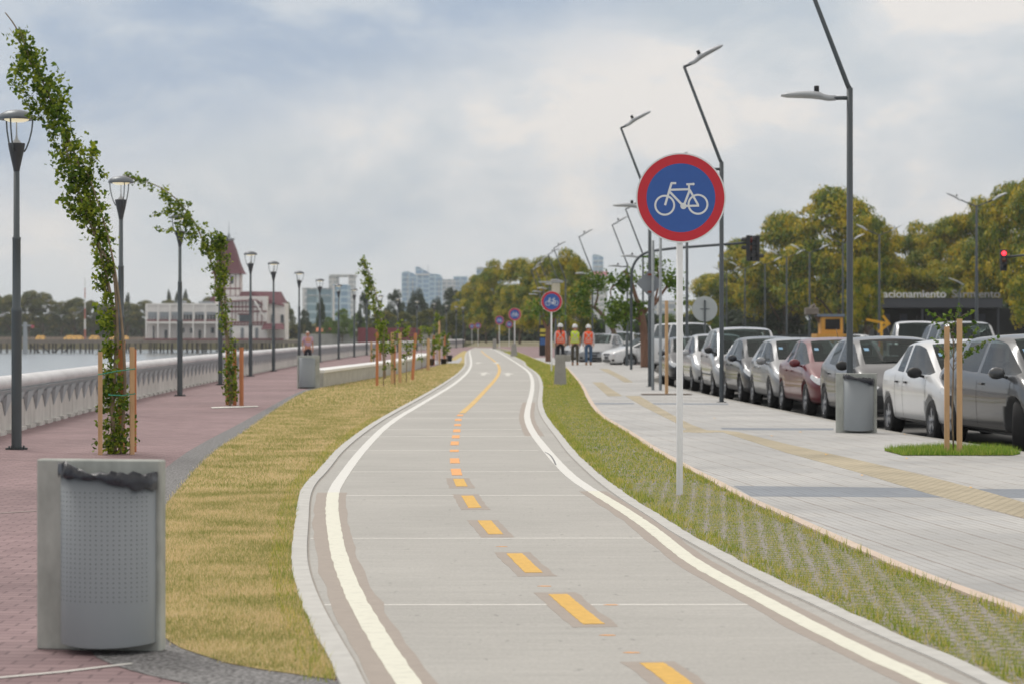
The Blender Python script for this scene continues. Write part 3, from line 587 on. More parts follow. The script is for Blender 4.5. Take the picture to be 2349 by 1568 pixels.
# twin-arm lamps across the road
def make_twin():
    r = empty('twin_street_lamp')
    MB().lathe([(.11, 0), (.065, 8.9), (0, 8.95)], 10).build('pole', M_pole, r)
    for s in (-1, 1):
        MB().tube([(0, 0, 8.85), (s*.95, 0, 9.25)], .035, 8).build('arm', M_pole, r)
        M = Matrix.Translation((s*.9, 0, 9.22)) @ Matrix.Rotation(R(-24*s), 4, 'Y')
        if s < 0: M = M @ Matrix.Scale(-1, 4, (1, 0, 0))
        luminaire(r, M @ Matrix.Scale(1.25, 4), mat('pale luminaire', lin((214, 218, 222)), .4, 0, .04, 5))
    return r
tw = make_twin()
twl = ['nearest twin arm street lamp, standing tall against the sky at the right', 'twin arm street lamp right of the nearest bent lamp, over the parking sign', 'twin arm street lamp crossed by the nearest bent lamp pole', 'twin arm street lamp just left of the nearest bent lamp pole', 'twin arm street lamp second left of the nearest bent lamp pole', 'twin arm street lamp between the traffic signal and the digger', 'twin arm street lamp right below the black traffic signal', 'twin arm street lamp farthest of its row, next to the second bent lamp']
for i, (x, y) in enumerate(((26.9, 140), (27.5, 181), (27.1, 198), (27.2, 221), (26.7, 235), (27, 258), (26.5, 275), (26.1, 294))):
    o = first_or_copy(tw, i); o.location = (x, y, -.15); o.rotation_euler.z = R(rng.uniform(-6, 6)); tag(o, twl[i], 'street lamp', 'twin arm lamps across the road')
for x, y, Y, lab in ((2200, 660, 170, 'low single arm lamp in front of the dark parking entrance'),):
    p = at(x, y, Y); r = empty('park_lamp', (p.x, Y, -.15), 0, lab, 'street lamp'); h = p.z+.35
    MB().tube([(0, 0, 0), (0, 0, h-.5), (.35, 0, h)], [.06, .045, .035], 8).build('pole', M_pole2, r); luminaire(r, Matrix.Translation((.35, 0, h)) @ Matrix.Rotation(R(22), 4, 'Y') @ Matrix.Scale(-1.6, 4, (1, 0, 0)))

# ------------------------------------------------------------ bicycle signs
M_red = mat('sign red', lin((196, 40, 54)), .45, 0, .03, 20); M_blue = mat('sign blue', lin((50, 92, 166)), .45, 0, .03, 20); M_signw = mat('sign white', lin((222, 226, 228)), .45, 0, .02, 20)
def circle(r, n=64, c=(0, 0)): return [(c[0]+r*math.cos(2*math.pi*k/n), c[1]+r*math.sin(2*math.pi*k/n)) for k in range(n)]
def ring(mb, r0, r1, M, t, c=(0, 0), n=48):
    for k in range(n):
        a, b = 2*math.pi*k/n, 2*math.pi*(k+1)/n
        q = [(c[0]+r0*math.cos(a), c[1]+r0*math.sin(a)), (c[0]+r1*math.cos(a), c[1]+r1*math.sin(a)), (c[0]+r1*math.cos(b), c[1]+r1*math.sin(b)), (c[0]+r0*math.cos(b), c[1]+r0*math.sin(b))]
        vs = [M @ Vector((x, y, z)) for z in (0, t) for x, y in q]; mb.add(vs, [(4, 5, 6, 7), (1, 2, 6, 5), (3, 0, 4, 7), (3, 2, 1, 0)])
def bar(mb, a, b, w, M, t):
    a, b = Vector(a), Vector(b); d = (b-a).normalized(); n = Vector((-d.y, d.x))*w/2
    mb.plate([tuple(a-n), tuple(b-n), tuple(b+n), tuple(a+n)], M, t)
def make_sign():
    r = empty('bicycle_sign'); K = .379/298
    MB().lathe([(.0275, 0), (.0275, 2.50), (0, 2.50)], 16).build('post', M_white, r)
    F = Matrix.Translation((.008, -.034, 2.50)) @ Matrix.Rotation(R(90), 4, 'X')      # local x right, y up, z towards camera
    bk = MB().plate(circle(.379), F, .003).build('disc', M_signw, r)
    mb = MB(); mb.tube([(-.05, .0, 2.72), (.05, 0, 2.72)], .012, 6).tube([(-.05, 0, 2.28), (.05, 0, 2.28)], .012, 6); mb.build('bracket', M_galv, r)
    m = MB(); ring(m, 228*K, 288*K, F @ Matrix.Translation((0, 0, .003)), .0015, n=64); m.build('red_border', M_red, bk)
    MB().plate(circle(229*K), F @ Matrix.Translation((0, 0, .003)), .001).build('blue_field', M_blue, bk)
    G = F @ Matrix.Translation((0, 0, .0042)); P = lambda x, y: ((x-673)*K, -(y-1303)*K); m = MB(); w = 15*K; t = .0012
    for k, (cx, cy) in enumerate(((566, 1352), (786, 1346))): ring(m, 56*K, 69*K, G, t, P(cx, cy), 40)
    for k, (a, b, ww) in enumerate((((568, 1352), (611, 1206), 15), ((606, 1206), (642, 1206), 14), ((602, 1250), (732, 1246), 14), ((598, 1262), (688, 1356), 15), ((692, 1356), (733, 1248), 15), ((728, 1262), (726, 1214), 13), ((709, 1214), (757, 1212), 14), ((731, 1250), (788, 1352), 14), ((690, 1357), (793, 1355), 14))):
        bar(m, P(*a), P(*b), ww*K, G @ Matrix.Translation((0, 0, .00015*k)), t)
    m.plate(circle(21*K, 24, P(690, 1357)), G @ Matrix.Translation((0, 0, .0016)), t); m.plate(circle(9*K, 12, P(755, 1212)), G, t*1.4)
    m.build('bicycle_symbol', M_signw, bk)
    return r
sg = make_sign()
p1 = W(1559, 1135)
sp_ = [(p1.x, p1.y, 'big nearest round bicycle sign on a white post in the planted strip'), (W(1265, 852).x, W(1265, 852).y, 'second nearest bicycle sign, left of the three workers'), (at(1180.5, 800, 145).x, 145, 'third bicycle sign standing behind a small concrete pillar'), (at(1145.5, 800, 208).x, 208, 'small far bicycle sign beside the grey cabinet'), (at(1168, 800, 262).x, 262, 'tiny far bicycle sign in between the third and fourth signs'), (at(1103.5, 800, 330).x, 300, 'tiny bicycle sign under the flowering trees at the far bend'), (at(1081, 800, 330).x, 335, 'leftmost and smallest bicycle sign at the far end of the path')]
for i, (x, y, lab) in enumerate(sp_):
    o = first_or_copy(sg, i); o.location = (x, y, 0 if y < 250 else -.15); tag(o, lab, 'road sign', 'bicycle signs along the path')

# ------------------------------------------------------------ concrete pedestals
def pedestal(x, y, w0, w1, h, lab, box=False):
    r = empty('concrete_pedestal', (x, y, 0), 0, lab, 'pedestal')
    MB().box((0, 0, h/2), (w0, w0*.8, h), taper=w1/w0).build('block', M_conc2, r)
    if box: MB().rbox((w1*.5+.075, 0, h-.09), (.16, .14, .17), .02).build('meter_box', M_conc2, r)
pp = W(1285, 883); pedestal(pp.x, pp.y, .33, .25, .81, 'tapered grey concrete pedestal with a side box before the worker woman', True)
pp = W(1179, 817); pedestal(pp.x, pp.y, .42, .28, .75, 'low concrete pillar in front of the third bicycle sign')
pp = W(1134.6, 800); pedestal(pp.x, pp.y, .34, .30, .9, 'far grey cabinet pillar beside the small fourth sign')

# ------------------------------------------------------------ litter bins
M_bin = mat('grey powder coated bin', lin((136, 142, 146)), .5, .05, .04, 2)
M_binslab = mat('weathered concrete back slab', lin((172, 175, 169)), .85, 0, .28, 5, bump=.3, bscale=50, stretch=(1, 1, .5))
M_bag = mat('black bin liner', lin((46, 49, 56)), .28, 0, .2, 12, bump=.9, bscale=25)
M_hole = mat('perforation dark', lin((92, 98, 102)), .8)
def make_bin(side, holes, bag, slope=1, n=28):
    """side: slab offset to one side seen from the front (-y). slab behind, half-round metal drum in front."""
    r = empty('litter_bin')
    MB().rbox((0, .03, .41), (.56, .075, .82), .012).build('back_slab', M_binslab, r)
    rad = .205; cx = side; prof = []
    mb = MB(); vs = []; z0, z1 = .045, .775; nz = 2
    # flattened bow front: arc from the slab around
    arc = [(cx-rad, -.01)]+[(cx+rad*math.cos(R(180+180*k/n)), -.02-.17*abs(math.sin(R(180*k/n)))**.8) for k in range(n+1)]+[(cx+rad, -.01)]
    m_ = len(arc); rim = [z1-.03*max(0, min(1, (x-cx+rad)/(2*rad)))*slope*(1) for x, y in arc]
    out = [(x, y, z0+.012*math.cos(3.14*(x-cx)/rad/2)*-1) for x, y in arc]+[(x, y, rz_) for (x, y), rz_ in zip(arc, rim)]
    inn = [(cx+(x-cx)*.97, y*.97, z0+.02) for x, y in arc]+[(cx+(x-cx)*.97, y*.97, rz_) for (x, y), rz_ in zip(arc, rim)]
    fs = [(i, i+1, m_+i+1, m_+i) for i in range(m_-1)]
    mb.add(out, fs, 0, True); mb.add(inn, [f[::-1] for f in fs], 0, True)
    b = 2*m_; mb.f += [(m_+i, m_+i+1, b+m_+i+1, b+m_+i) for i in range(m_-1)]; mb.m += [0]*(m_-1); mb.sm += [False]*(m_-1)
    mb.add([(x, y, z0+.015) for x, y in arc], [tuple(range(m_))]); drum = mb.build('drum', M_bin, r)
    if holes:
        hb = MB(); L = [0]
        for i in range(1, m_): L.append(L[-1]+math.dist(arc[i], arc[i-1]))
        tot = L[-1]; cols = 19; rows = 24
        for ci in range(cols):
            q = tot*(.14+.72*ci/(cols-1)); j = max(k for k in range(m_) if L[k] <= q); u = (q-L[j])/(L[j+1]-L[j]); x = arc[j][0]*(1-u)+arc[j+1][0]*u; y = arc[j][1]*(1-u)+arc[j+1][1]*u
            tx, ty = arc[j+1][0]-arc[j][0], arc[j+1][1]-arc[j][1]; l = math.hypot(tx, ty); tx /= l; ty /= l; nx, ny = ty, -tx
            for ri in range(rows):
                z = .23+.46*ri/(rows-1)
                hb.add([(x+tx*.0028*math.cos(a)+nx*.0012, y+ty*.0028*math.cos(a)+ny*.0012, z+.0028*math.sin(a)) for a in [2*math.pi*k/6 for k in range(6)]], [tuple(range(6))])
        hb.build('perforations', M_hole, drum)
    if bag:
        bb = MB(); vs = []; K = 6
        for k in range(K):
            for i, ((x, y), rz_) in enumerate(zip(arc, rim)):
                t = (x-cx+rad)/(2*rad); lump = .009*math.sin(i*1.7)+.007*math.sin(i*.6+2)+.008*math.sin(i*3.1+k*1.3)
                drop = .010+.034*t**1.7*slope+.007*math.sin(t*9)
                if t < .06: drop += .01
                zs = [rz_-drop, rz_-drop*.45, rz_+.012+lump*.4+(.028 if .02 < t < .28 else 0)+(.012 if t > .62 else 0), rz_+.016+lump*.4+(.02 if .02 < t < .28 else 0), rz_-.01, rz_-.07][k]
                o_ = [1.035, 1.05, 1.04, .95, .90, .88][k]; vs.append((cx+(x-cx)*o_, y*(o_+.01)-.004-(.007*math.sin(i*2.3+k*2) if k < 3 else 0), zs+(.006*math.sin(i*1.3+k*1.9) if k < 4 else 0)))
        fs = [(k*m_+i, k*m_+i+1, (k+1)*m_+i+1, (k+1)*m_+i) for k in range(K-1) for i in range(m_-1)]
        bb.add(vs, fs, 0, True); bb.build('bin_liner', M_bag, r)
    return r
p = W(225, 1492); b1 = make_bin(.055, True, True); b1.location = (p.x, p.y+.02, 0); b1.rotation_euler = (0, 0, R(-10)); tag(b1, 'large perforated grey litter bin on a concrete slab in the left foreground', 'litter bin', 'grey litter bins')
p = W(1964, 992); b2 = make_bin(.035, False, True, 1.6); b2.location = (p.x, p.y, 0); b2.rotation_euler = (0, 0, R(-12)); tag(b2, 'grey litter bin with torn black liner at the kerb by parked cars', 'litter bin', 'grey litter bins')
p = W(708, 890); b3 = make_bin(-.04, False, False); b3.location = (p.x, p.y, 0); b3.rotation_euler = (0, 0, R(14)); tag(b3, 'small grey litter bin at the end of the white bench wall', 'litter bin', 'grey litter bins')

# ------------------------------------------------------------ white-topped bench wall
bp_ = smooth_line([W(742, 889), W(800, 878), W(892, 862), W(935, 852), W(975, 840), W(985, 832)], 2); bw = empty('bench_wall', (0, 0, 0), 0, 'long curved concrete bench wall with a white top beside the lawn', 'bench wall')
m = MB(); extrude_profile(m, bp_, [(0, 0), (0, .38), (-.5, .38), (-.5, 0)]); m.f += [(3, 2, 1, 0), tuple(len(m.v)-4+k for k in range(4))]; m.m += [0, 0]; m.sm += [False, False]; m.build('wall', M_conc, bw)
m = MB(); extrude_profile(m, bp_, [(.03, .382), (.03, .45), (-.54, .45), (-.54, .382)]); m.f += [(3, 2, 1, 0), tuple(len(m.v)-4+k for k in range(4))]; m.m += [0, 0]; m.sm += [False, False]; m.build('top_slab', mat('white terrazzo top', (.78, .78, .77), .6, 0, .04, 6), bw)

# ------------------------------------------------------------ young wind-bent poplars
def interp(tab, t):
    ks = [k[-1] for k in tab]
    return None
def poplar(name, Y, stems, env, nleaf, lsz, lab, extra=(), droop=()):
    base = at(*stems[0][0], Y); r = empty(name, (base.x, Y, 0), 0, lab, 'tree', 'young poplars on the promenade'); O = Vector((base.x, Y, 0))
    m = MB()
    for s in stems:
        pts = [at(x, y, Y)-O for x, y in s]; pts[0].z = max(0, min(pts[0].z, .02)) if s is stems[0] else pts[0].z
        pts = smooth_line(pts, 2); n = len(pts); r0 = .027 if s is stems[0] else .020
        off = Vector((0, .05*(1 if s is stems[0] else -1), 0))
        m.tube([p+off*(i/n) for i, p in enumerate(pts)], [r0*(1-.85*i/n)+.0015 for i in range(n)], 7)
    # twigs that follow the stem upward
    for k in range(16):
        j = rng.integers(1, len(env)-2); a = at(env[j][0], env[j][1], Y)-O; b = at(env[max(0, j-2)][0]+rng.normal()*env[j][2]*.4, env[max(0, j-2)][1], Y)-O; c = (a+b)/2+Vector((rng.normal()*.03, rng.normal()*.06, 0))
        m.tube([a, c, b+Vector((0, rng.normal()*.08, 0))], [.006, .004, .002], 5)
    m.build('trunk', M_stem, r)
    P = []; wts = []
    for (x0, y0, w0), (x1, y1, w1) in zip(env, env[1:]): wts.append(math.hypot(x1-x0, y1-y0)*(w0+w1)/2*((w0+w1)/2)**.12)
    wts = np.array(wts)/sum(wts); sel = rng.choice(len(wts), nleaf, p=wts)
    for j in sel:
        t = rng.random(); a, b = env[j], env[j+1]; w = a[2]*(1-t)+b[2]*t; x = a[0]*(1-t)+b[0]*t; y = a[1]*(1-t)+b[1]*t
        dx, dy = b[0]-a[0], b[1]-a[1]; l = math.hypot(dx, dy); nx, ny = -dy/l, dx/l
        # clusters
        q = rng.normal()*.42; q = max(-1, min(1, q))+.12*math.sin(t*9+j); d = rng.normal()*.4*w*Y/FPX
        v = at(x+nx*w*q, y+ny*w*q+rng.normal()*3, Y); P.append((v.x-O.x, v.y-O.y+d, v.z-O.z))
    P = np.array(P)
    # leaves sit in clusters along short side shoots, leaving gaps
    K = nleaf//10; cen_ = P[:K]; idx = rng.choice(K, nleaf); P = cen_[idx]+rng.normal(size=(nleaf, 3))*lsz*np.array([.62, .8, .75])
    if len(extra):
        E_ = []
        for x0, y0, x1, y1, w, n in extra:
            for _ in range(n):
                t = rng.random(); v = at(x0*(1-t)+x1*t+rng.normal()*w*.5, y0*(1-t)+y1*t+rng.normal()*w*.5, Y); E_.append((v.x-O.x, rng.normal()*.04, v.z))
            a, b = at(x0, y0, Y)-O, at(x1, y1, Y)-O; MB().tube([b, (a+b)/2+Vector((0, .02, .01)), a], [.005, .003, .0015], 5).build('branch', M_stem, r)
        P = np.concatenate([P, np.array(E_)])
    o = link('foliage', npmesh('foliage', leaves(P, lsz, .1, .8), None, 4, M_poplar), r); return r
poplar('bent_poplar', 27.4, [[(262, 1047), (258, 960), (258, 900), (268, 800), (262, 720), (245, 640), (215, 520), (200, 440), (170, 350), (120, 240), (80, 150), (35, 60), (10, 28)], [(276, 1040), (288, 900), (285, 800), (276, 700), (262, 600), (240, 510), (215, 430), (190, 370)], [(270, 800), (268, 700), (262, 620), (225, 560), (180, 440), (150, 330)]],
       [(40, 68, 18), (58, 115, 36), (78, 165, 50), (98, 205, 58), (118, 250, 52), (142, 300, 48), (162, 345, 52), (180, 395, 54), (190, 440, 50), (200, 480, 42), (225, 520, 30), (238, 560, 26), (246, 600, 26), (240, 640, 20), (246, 690, 22), (246, 740, 18), (250, 790, 24), (256, 830, 22), (258, 880, 34), (260, 930, 44), (262, 980, 46), (264, 1040, 42)], 5400, .050,
       'tall wind bent poplar behind the foreground bin, leaning left over the lamp', extra=((20, 185, 75, 230, 8, 40), (55, 228, 90, 262, 9, 40), (130, 385, 185, 430, 8, 40), (145, 455, 200, 510, 10, 60), (160, 480, 215, 540, 9, 50), (60, 262, 100, 275, 7, 30), (213, 330, 200, 440, 8, 90)))
poplar('bent_poplar', 45.7, [[(528, 930), (527, 860), (522, 800), (515, 740), (505, 680), (490, 620), (470, 560), (440, 500), (400, 450), (350, 420), (282, 402)], [(533, 925), (528, 840), (520, 740), (512, 640), (508, 560), (500, 530)]],
       [(288, 403, 5), (320, 415, 10), (350, 430, 14), (385, 452, 24), (400, 478, 30), (425, 510, 34), (450, 540, 34), (475, 575, 26), (500, 565, 26), (507, 540, 20), (508, 600, 28), (503, 640, 26), (505, 680, 22), (512, 720, 15), (520, 760, 14), (526, 800, 10), (529, 830, 16), (530, 870, 22), (529, 915, 17)], 3200, .058,
       'second poplar bent far to the left, leaves wrapped round a lamp head', extra=((345, 496, 420, 480, 7, 60), (355, 523, 430, 535, 6, 50), (380, 470, 440, 468, 6, 40), (460, 620, 500, 610, 7, 30)))
poplar('bent_poplar', 72, [[(882, 872), (879, 800), (874, 740), (866, 690), (853, 640), (832, 592)], [(884, 870), (883, 780), (872, 690)]],
       [(832, 594, 7), (838, 620, 11), (846, 645, 14), (851, 670, 16), (856, 700, 14), (862, 730, 10), (872, 745, 10), (878, 770, 12), (880, 810, 10)], 1000, .078,
       'slim leaning poplar far off among the staked saplings', extra=((820, 622, 836, 630, 5, 12),))
def stake(x, yb, yt, w, Y=None, m=None, lab='', lean=0, grp='tree stakes'):
    p = W(x, yb) if Y is None else at(x, yb, Y); s = p.y/FPX; h = (yb-yt)*s; z0 = max(p.z, 0)
    mb = MB(); mb.box((0, 0, h/2), (w*s, w*s, h)); mb.v = [(v[0]+lean*v[2], v[1], v[2]) for v in mb.v]
    o = mb.build('timber_stake', m or M_stake, None); o.location = (p.x, p.y, 0); o.rotation_euler.z = R(rng.uniform(-25, 25)); tag(o, lab, 'stake', grp); return o
stake(230, 1046, 810, 10, 27.2, M_stake, 'pale timber stake left of the big bent poplar'); stake(279, 1046, 789, 13, 27.6, M_stake2, 'orange timber stake behind the big bent poplar'); stake(303, 1043, 797, 10, 27.3, M_stake, 'pale timber stake right of the big bent poplar'); stake(308, 1040, 805, 9, 27.9, M_stake2, 'reddish timber stake just behind the right pale stake of the big poplar')
stake(522, 925, 798, 8, 46.3, M_stake2, 'orange stake left of the second bent poplar'); stake(538, 925, 796, 8, 46.0, M_stake2, 'orange stake behind the second bent poplar'); stake(554, 930, 796, 7.5, 45.7, M_stake2, 'orange stake right of the second bent poplar')
M_tie = mat('green tie string', lin((70, 168, 140)), .6)
def at0(x, y, Y): return at(x, y, Y)
for ys, x0, x1, lab in (((858, 850, 845), 226, 310, 'upper green string tying the big poplar to its stakes'), ((905, 906, 902), 250, 310, 'lower green string tying the big poplar to its stakes')):
    m = MB(); Z = 27.0
    m.tube([at(x0, ys[0], Z), at((x0+x1)/2, ys[1], 27.15), at(x1, ys[2], Z+.1), at(x1-4, ys[2]-4, 27.6), at((x0+x1)/2, ys[1]-3, 27.7), at(x0, ys[0]-3, 27.5), at(x0, ys[0], Z)], .006, 5); tag(m.build('tie_string', M_tie), lab, 'string')
# square pit of the second poplar: stone frame and grass
o = ribbon('tree_pit_frame', [W(484, 934), W(590, 931)], [W(486, 936.5), W(594, 933)], .012, M_joint); structure(o)

# saplings among stakes
def sapling(x, yb, yt, w, n, lab, Y=None, lsz=.06, m=None, trunkless=False):
    p = W(x, yb) if Y is None else at(x, yb, Y); Yy = p.y; s = Yy/FPX; h = (yb-yt)*s; r = empty('sapling', (p.x, Yy, 0), 0, lab, 'sapling', 'staked young trees on the lawn')
    b = MB(); b.tube([(0, 0, 0), (rng.normal()*.03, 0, h*.4), (rng.normal()*.05, 0, h*.98)], [.014, .010, .003], 6)
    ends = []
    for k in range(9):
        z = h*rng.uniform(.15, .9); a = rng.uniform(0, 6.28); l = w*s*rng.uniform(.4, 1.0); e = Vector((math.cos(a)*l, math.sin(a)*l, z+l*.6)); b.tube([(0, 0, z), e*.5+Vector((0, 0, z*.5+.02)), e], [.005, .003, .0015], 4); ends.append((Vector((0, 0, z)), e))
    b.build('trunk', M_stem, r); P = []
    for _ in range(n):
        a, e = ends[rng.integers(len(ends))]; t = rng.uniform(.2, 1.1); q = a.lerp(e, t)+Vector(rng.normal(size=3))*w*s*.16; P.append(q)
    link('foliage', npmesh('foliage', leaves(np.array([tuple(q) for q in P]), lsz, .3, .7), None, 4, m or M_poplar), r); return r
sapling(880, 886, 705, 22, 260, 'thin leafy sapling just right of the first stake of the lawn cluster')
sapling(906, 884, 720, 18, 240, 'leafy sapling between the second and third lawn stakes')
sapling(932, 877, 735, 26, 320, 'bushy sapling before the bench wall end, right of three stakes')
sapling(858, 838, 792, 9, 110, 'low clipped green shrub behind the bench wall left of the stakes')
sapling(968, 850, 735, 20, 200, 'pale sapling left of the lone stake in mid lawn', lsz=.07)
sapling(990, 842, 728, 18, 260, 'leafy sapling with a dark pot at the lawn end', lsz=.08)
sapling(1003, 838, 715, 16, 260, 'dense sapling right beside the tallest far stake', lsz=.08)
sapling(1016, 835, 745, 14, 240, 'dense sapling in between the last two stakes', lsz=.08)
sapling(1027, 833, 755, 10, 200, 'last sapling right of the stakes near the path', lsz=.09)
sks = [(865, 886, 762, 'first stake of the lawn cluster, nearest and leftmost'), (900, 881, 762, 'second stake of the lawn cluster'), (904, 879, 790, 'short brown stake touching the second lawn stake'), (917.5, 879, 763, 'third lawn stake with rough brown surface'), (946, 872, 764, 'leaning lawn stake behind the bushy sapling'), (982, 850, 776, 'lone stake in mid lawn before the black pots'), (995, 836, 769, 'thin stake left of the tallest far stake'), (1008, 835, 735, 'tallest far stake rising over the saplings'), (1020, 833, 766, 'last leaning stake close to the path'), (852, 834, 783, 'small pale stake behind the bench wall'), (872, 840, 795, 'small orange stake behind the bench wall')]
for k, (x, yb, yt, lab) in enumerate(sks): stake(x, yb, yt, 6 if k < 6 else 4, None, (M_stake2, M_stake)[k % 2], lab, (.07 if k == 4 else rng.normal()*.01))
for k, (x, yb, h, lab) in enumerate(((953, 838, 11, 'black plant pot furthest left behind the leaning stake'), (964, 832, 14, 'black plant pot with a small shrub beside the leaning stake'), (989, 837, 15, 'black plant pot behind the lone stake'), (1018, 836, 14, 'black plant pot behind the last two stakes'), (1031, 829, 15, 'black plant pot nearest to the path kerb'))):
    p = W(x, yb); s = p.y/FPX; MB_ = MB().lathe([(0, 0), (.11, 0), (.15, h*s*.92), (.165, h*s*.92), (.165, h*s), (.14, h*s), (.135, h*s*.9), (0, h*s*.9)], 14); o = MB_.build('plant_pot', M_black); o.location = (p.x, p.y, 0); tag(o, lab, 'plant pot', 'black plant pots on the lawn')

# tree pit on the pavement at the right: grass, two stakes, feathery sapling
pit = [W(*p) for p in (R6(1160, 240), R6(1265, 268), R6(1890, 268), R6(1940, 258), R6(1830, 232), R6(1500, 222))]
o = MB().prism([p[:2] for p in pit], 0, .009, top_only=True).build('tree_pit', mat('dark soil', lin((86, 92, 40)), .95)); structure(o)
pc = [(p.x, p.y) for p in pit]
o = link('pit_grass', blades('pit_grass', pc, 9000, 24, 34, .075, .008, M_bl3)); tag(o, 'bright green grass filling the tree pit on the right pavement', 'grass', kind='stuff')
ps = W(2185, 1040)
stake(2172, 1040, 749, 11, ps.y+.0, M_stake, 'left timber stake of the feathery sapling in the grassy pit'); stake(2201, 1043, 733, 12, ps.y-.1, M_stake, 'right taller timber stake of the feathery sapling')
r = empty('feathery_sapling', (W(2188, 1036).x, ps.y+.1, 0), 0, 'feathery leaved sapling between two stakes in the grassy pit', 'sapling'); O = Vector(r.location)
s = ps.y/FPX; m = MB(); G_ = lambda x, y: at(x, y, ps.y+.1)-O
m.tube([G_(2188, 1036), G_(2184, 960), G_(2186, 880), G_(2188, 800), G_(2185, 745)], [.011, .010, .009, .007, .004], 7)
fr = [((2188, 800), (2140, 735)), ((2187, 790), (2165, 720)), ((2186, 760), (2205, 700)), ((2187, 800), (2240, 735)), ((2187, 830), (2285, 775)), ((2186, 830), (2250, 752)), ((2187, 850), (2130, 772)), ((2186, 760), (2125, 715)), ((2186, 750), (2230, 715)), ((2187, 850), (2225, 800)), ((2187, 820), (2160, 765)), ((2187, 790), (2215, 750)), ((2187, 840), (2262, 792)), ((2187, 770), (2178, 712))]
P = []; D = []
for a, b in fr:
    A, B = G_(*a), G_(*b); B.y += rng.normal()*.08; mid = (A+B)/2+Vector((0, rng.normal()*.05, .05)); m.tube([A, mid, B], [.004, .003, .001], 4)
    for k in range(26):
        t = .3+.7*k/25; q = A*(1-t)**2+mid*2*t*(1-t)+B*t*t; P.append(tuple(q+Vector(((rng.random()-.5)*.05, (rng.random()-.5)*.08, (rng.random()-.5)*.035))))
m.build('trunk', M_stem, r); link('foliage', npmesh('foliage', leaves(np.array(P), .045, .9, .5), None, 4, M_lgreen), r)
# fallen yellow petals on the pavement
for k, (x, y) in enumerate(((1772, 1001), (1838, 992), (1897, 1044), (2082, 1053), (2077, 997), (1640, 960), (2230, 1120), (1980, 1092))):
    p = W(x, y); MB_ = MB(); MB_.add([(p.x-.02, p.y-.02, .012), (p.x+.025, p.y-.012, .02), (p.x+.012, p.y+.03, .013), (p.x-.02, p.y+.02, .022)], [(0, 1, 2, 3)]); structure(MB_.build('fallen_petal', mat('orange petal', lin((236, 180, 70)), .6)))

# galvanised posts, sign backs
def post(name, x, yb, ytop, rad, m, lab, cat, Y=None):
    p = W(x, yb) if Y is None else at(x, yb, Y); h = HC-(ytop-HY)*p.y/FPX; r = empty(name, (p.x, p.y, 0 if Y is None else -.14), 0, lab, cat)
    MB().lathe([(rad, 0), (rad, h), (0, h)], 12).build('post', m, r); return r, h, p
r, h, p = post('diamond_sign', 1497.5, 894, 552, .037, M_galv, 'grey back of a diamond sign on a galvanised post left of the big sign', 'road sign')
s = p.y/FPX; zc = HC-(650-HY)*s; xc = (1490-1497.5)*s; q = .33
F = Matrix.Translation((xc, .045, zc)) @ Matrix.Rotation(R(90), 4, 'X')
MB().plate([(-q, 0), (0, -q), (q, 0), (0, q)], F, .004).build('panel', mat('grey sign back', lin((132, 138, 144)), .5, .3, .05, 5), r)
for dz in (.21, -.21): MB().box((xc, -.045, zc+dz), (.09, .02, .05)).build('clamp', mat('rusty clamp', lin((128, 74, 62)), .8), r)
post('galvanised_post', 1515, 895, 540, .036, M_galv, 'plain galvanised post just right of the diamond sign back', 'post')
stake(1529, 903, 690, 6.5, None, M_stake, 'tall thin stake beside the galvanised posts')
o = ribbon('tree_pit_edge', [W(1470, 904), W(1586, 904)], [W(1471, 905.6), W(1588, 905.6)], .02, mat('rusty edge', lin((112, 96, 84)), .9)); structure(o)
r, h, p = post('round_sign', 1617, 812, 678, .028, M_pole, 'round pale sign seen from behind on a dark post among the parked cars', 'road sign', 72)
s = p.y/FPX; zc = HC-(709-HY)*s+.14
MB().plate(circle(29*s, 40), Matrix.Translation((0, -.002, zc)) @ Matrix.Rotation(R(90), 4, 'X') @ Matrix.Translation((0, 0, -.035)), .004).build('panel', mat('pale sign back', lin((186, 192, 192)), .5, .2, .04, 5), r)
MB().box((0, .0, zc), (.28, .012, .02)).build('bracket', M_pole, r)
# low dark post right of the man worker group
post('steel_post', 1438, 838, 770, .06, M_pole, 'short dark steel post behind the third worker', 'post')

# traffic signals
M_sig = mat('signal housing', (.02, .021, .024), .5)
def signal(parent, loc, rz, lit=None, depth=1):
    h = MB().rbox((0, 0, 0), (.30, .16, .98), .03).build('signal_head', M_sig, parent); h.location = loc; h.rotation_euler.z = rz
    for k, z in enumerate((.31, 0, -.31)):
        on = (lit == k); mm = mat('lit red lamp', (.9, .02, .02), .4, emit=((1, .03, .05), 4)) if on else mat(['red lens', 'amber lens', 'green lens'][k], [(.12, .01, .01), (.10, .03, .01), (.01, .03, .04)][k], .3)
        MB().lathe([(0, 0), (.105, 0), (.105, .012), (0, .03)], 20, axis='y').build('lens', mm, h).location = (0, -.085, z)
        h.children[-1].scale = (1, -1, 1)
        v = MB(); n = 14; vs = []
        for yy, rr in ((-.08, .118), (-.28, .112)): vs += [(rr*math.cos(R(-20+220*i/n)), yy, z+rr*math.sin(R(-20+220*i/n))) for i in range(n+1)]
        vs += [(a*.95, b, z+(c-z)*.95) for a, b, c in vs]; N_ = n+1
        v.add(vs, [(i, i+1, N_+i+1, N_+i) for i in range(n)]+[(2*N_+i+1, 2*N_+i, 3*N_+i, 3*N_+i+1) for i in range(n)]+[(N_+i, N_+i+1, 3*N_+i+1, 3*N_+i) for i in range(n)]); v.build('visor', M_sig, h)
    return h
Y = 92; b = at(1448, 800, Y); r = empty('traffic_signal', (b.x, Y, -.14), 0, 'curved mast traffic signal, black head hanging left of the big flowering tree', 'traffic light'); O = Vector(r.location)
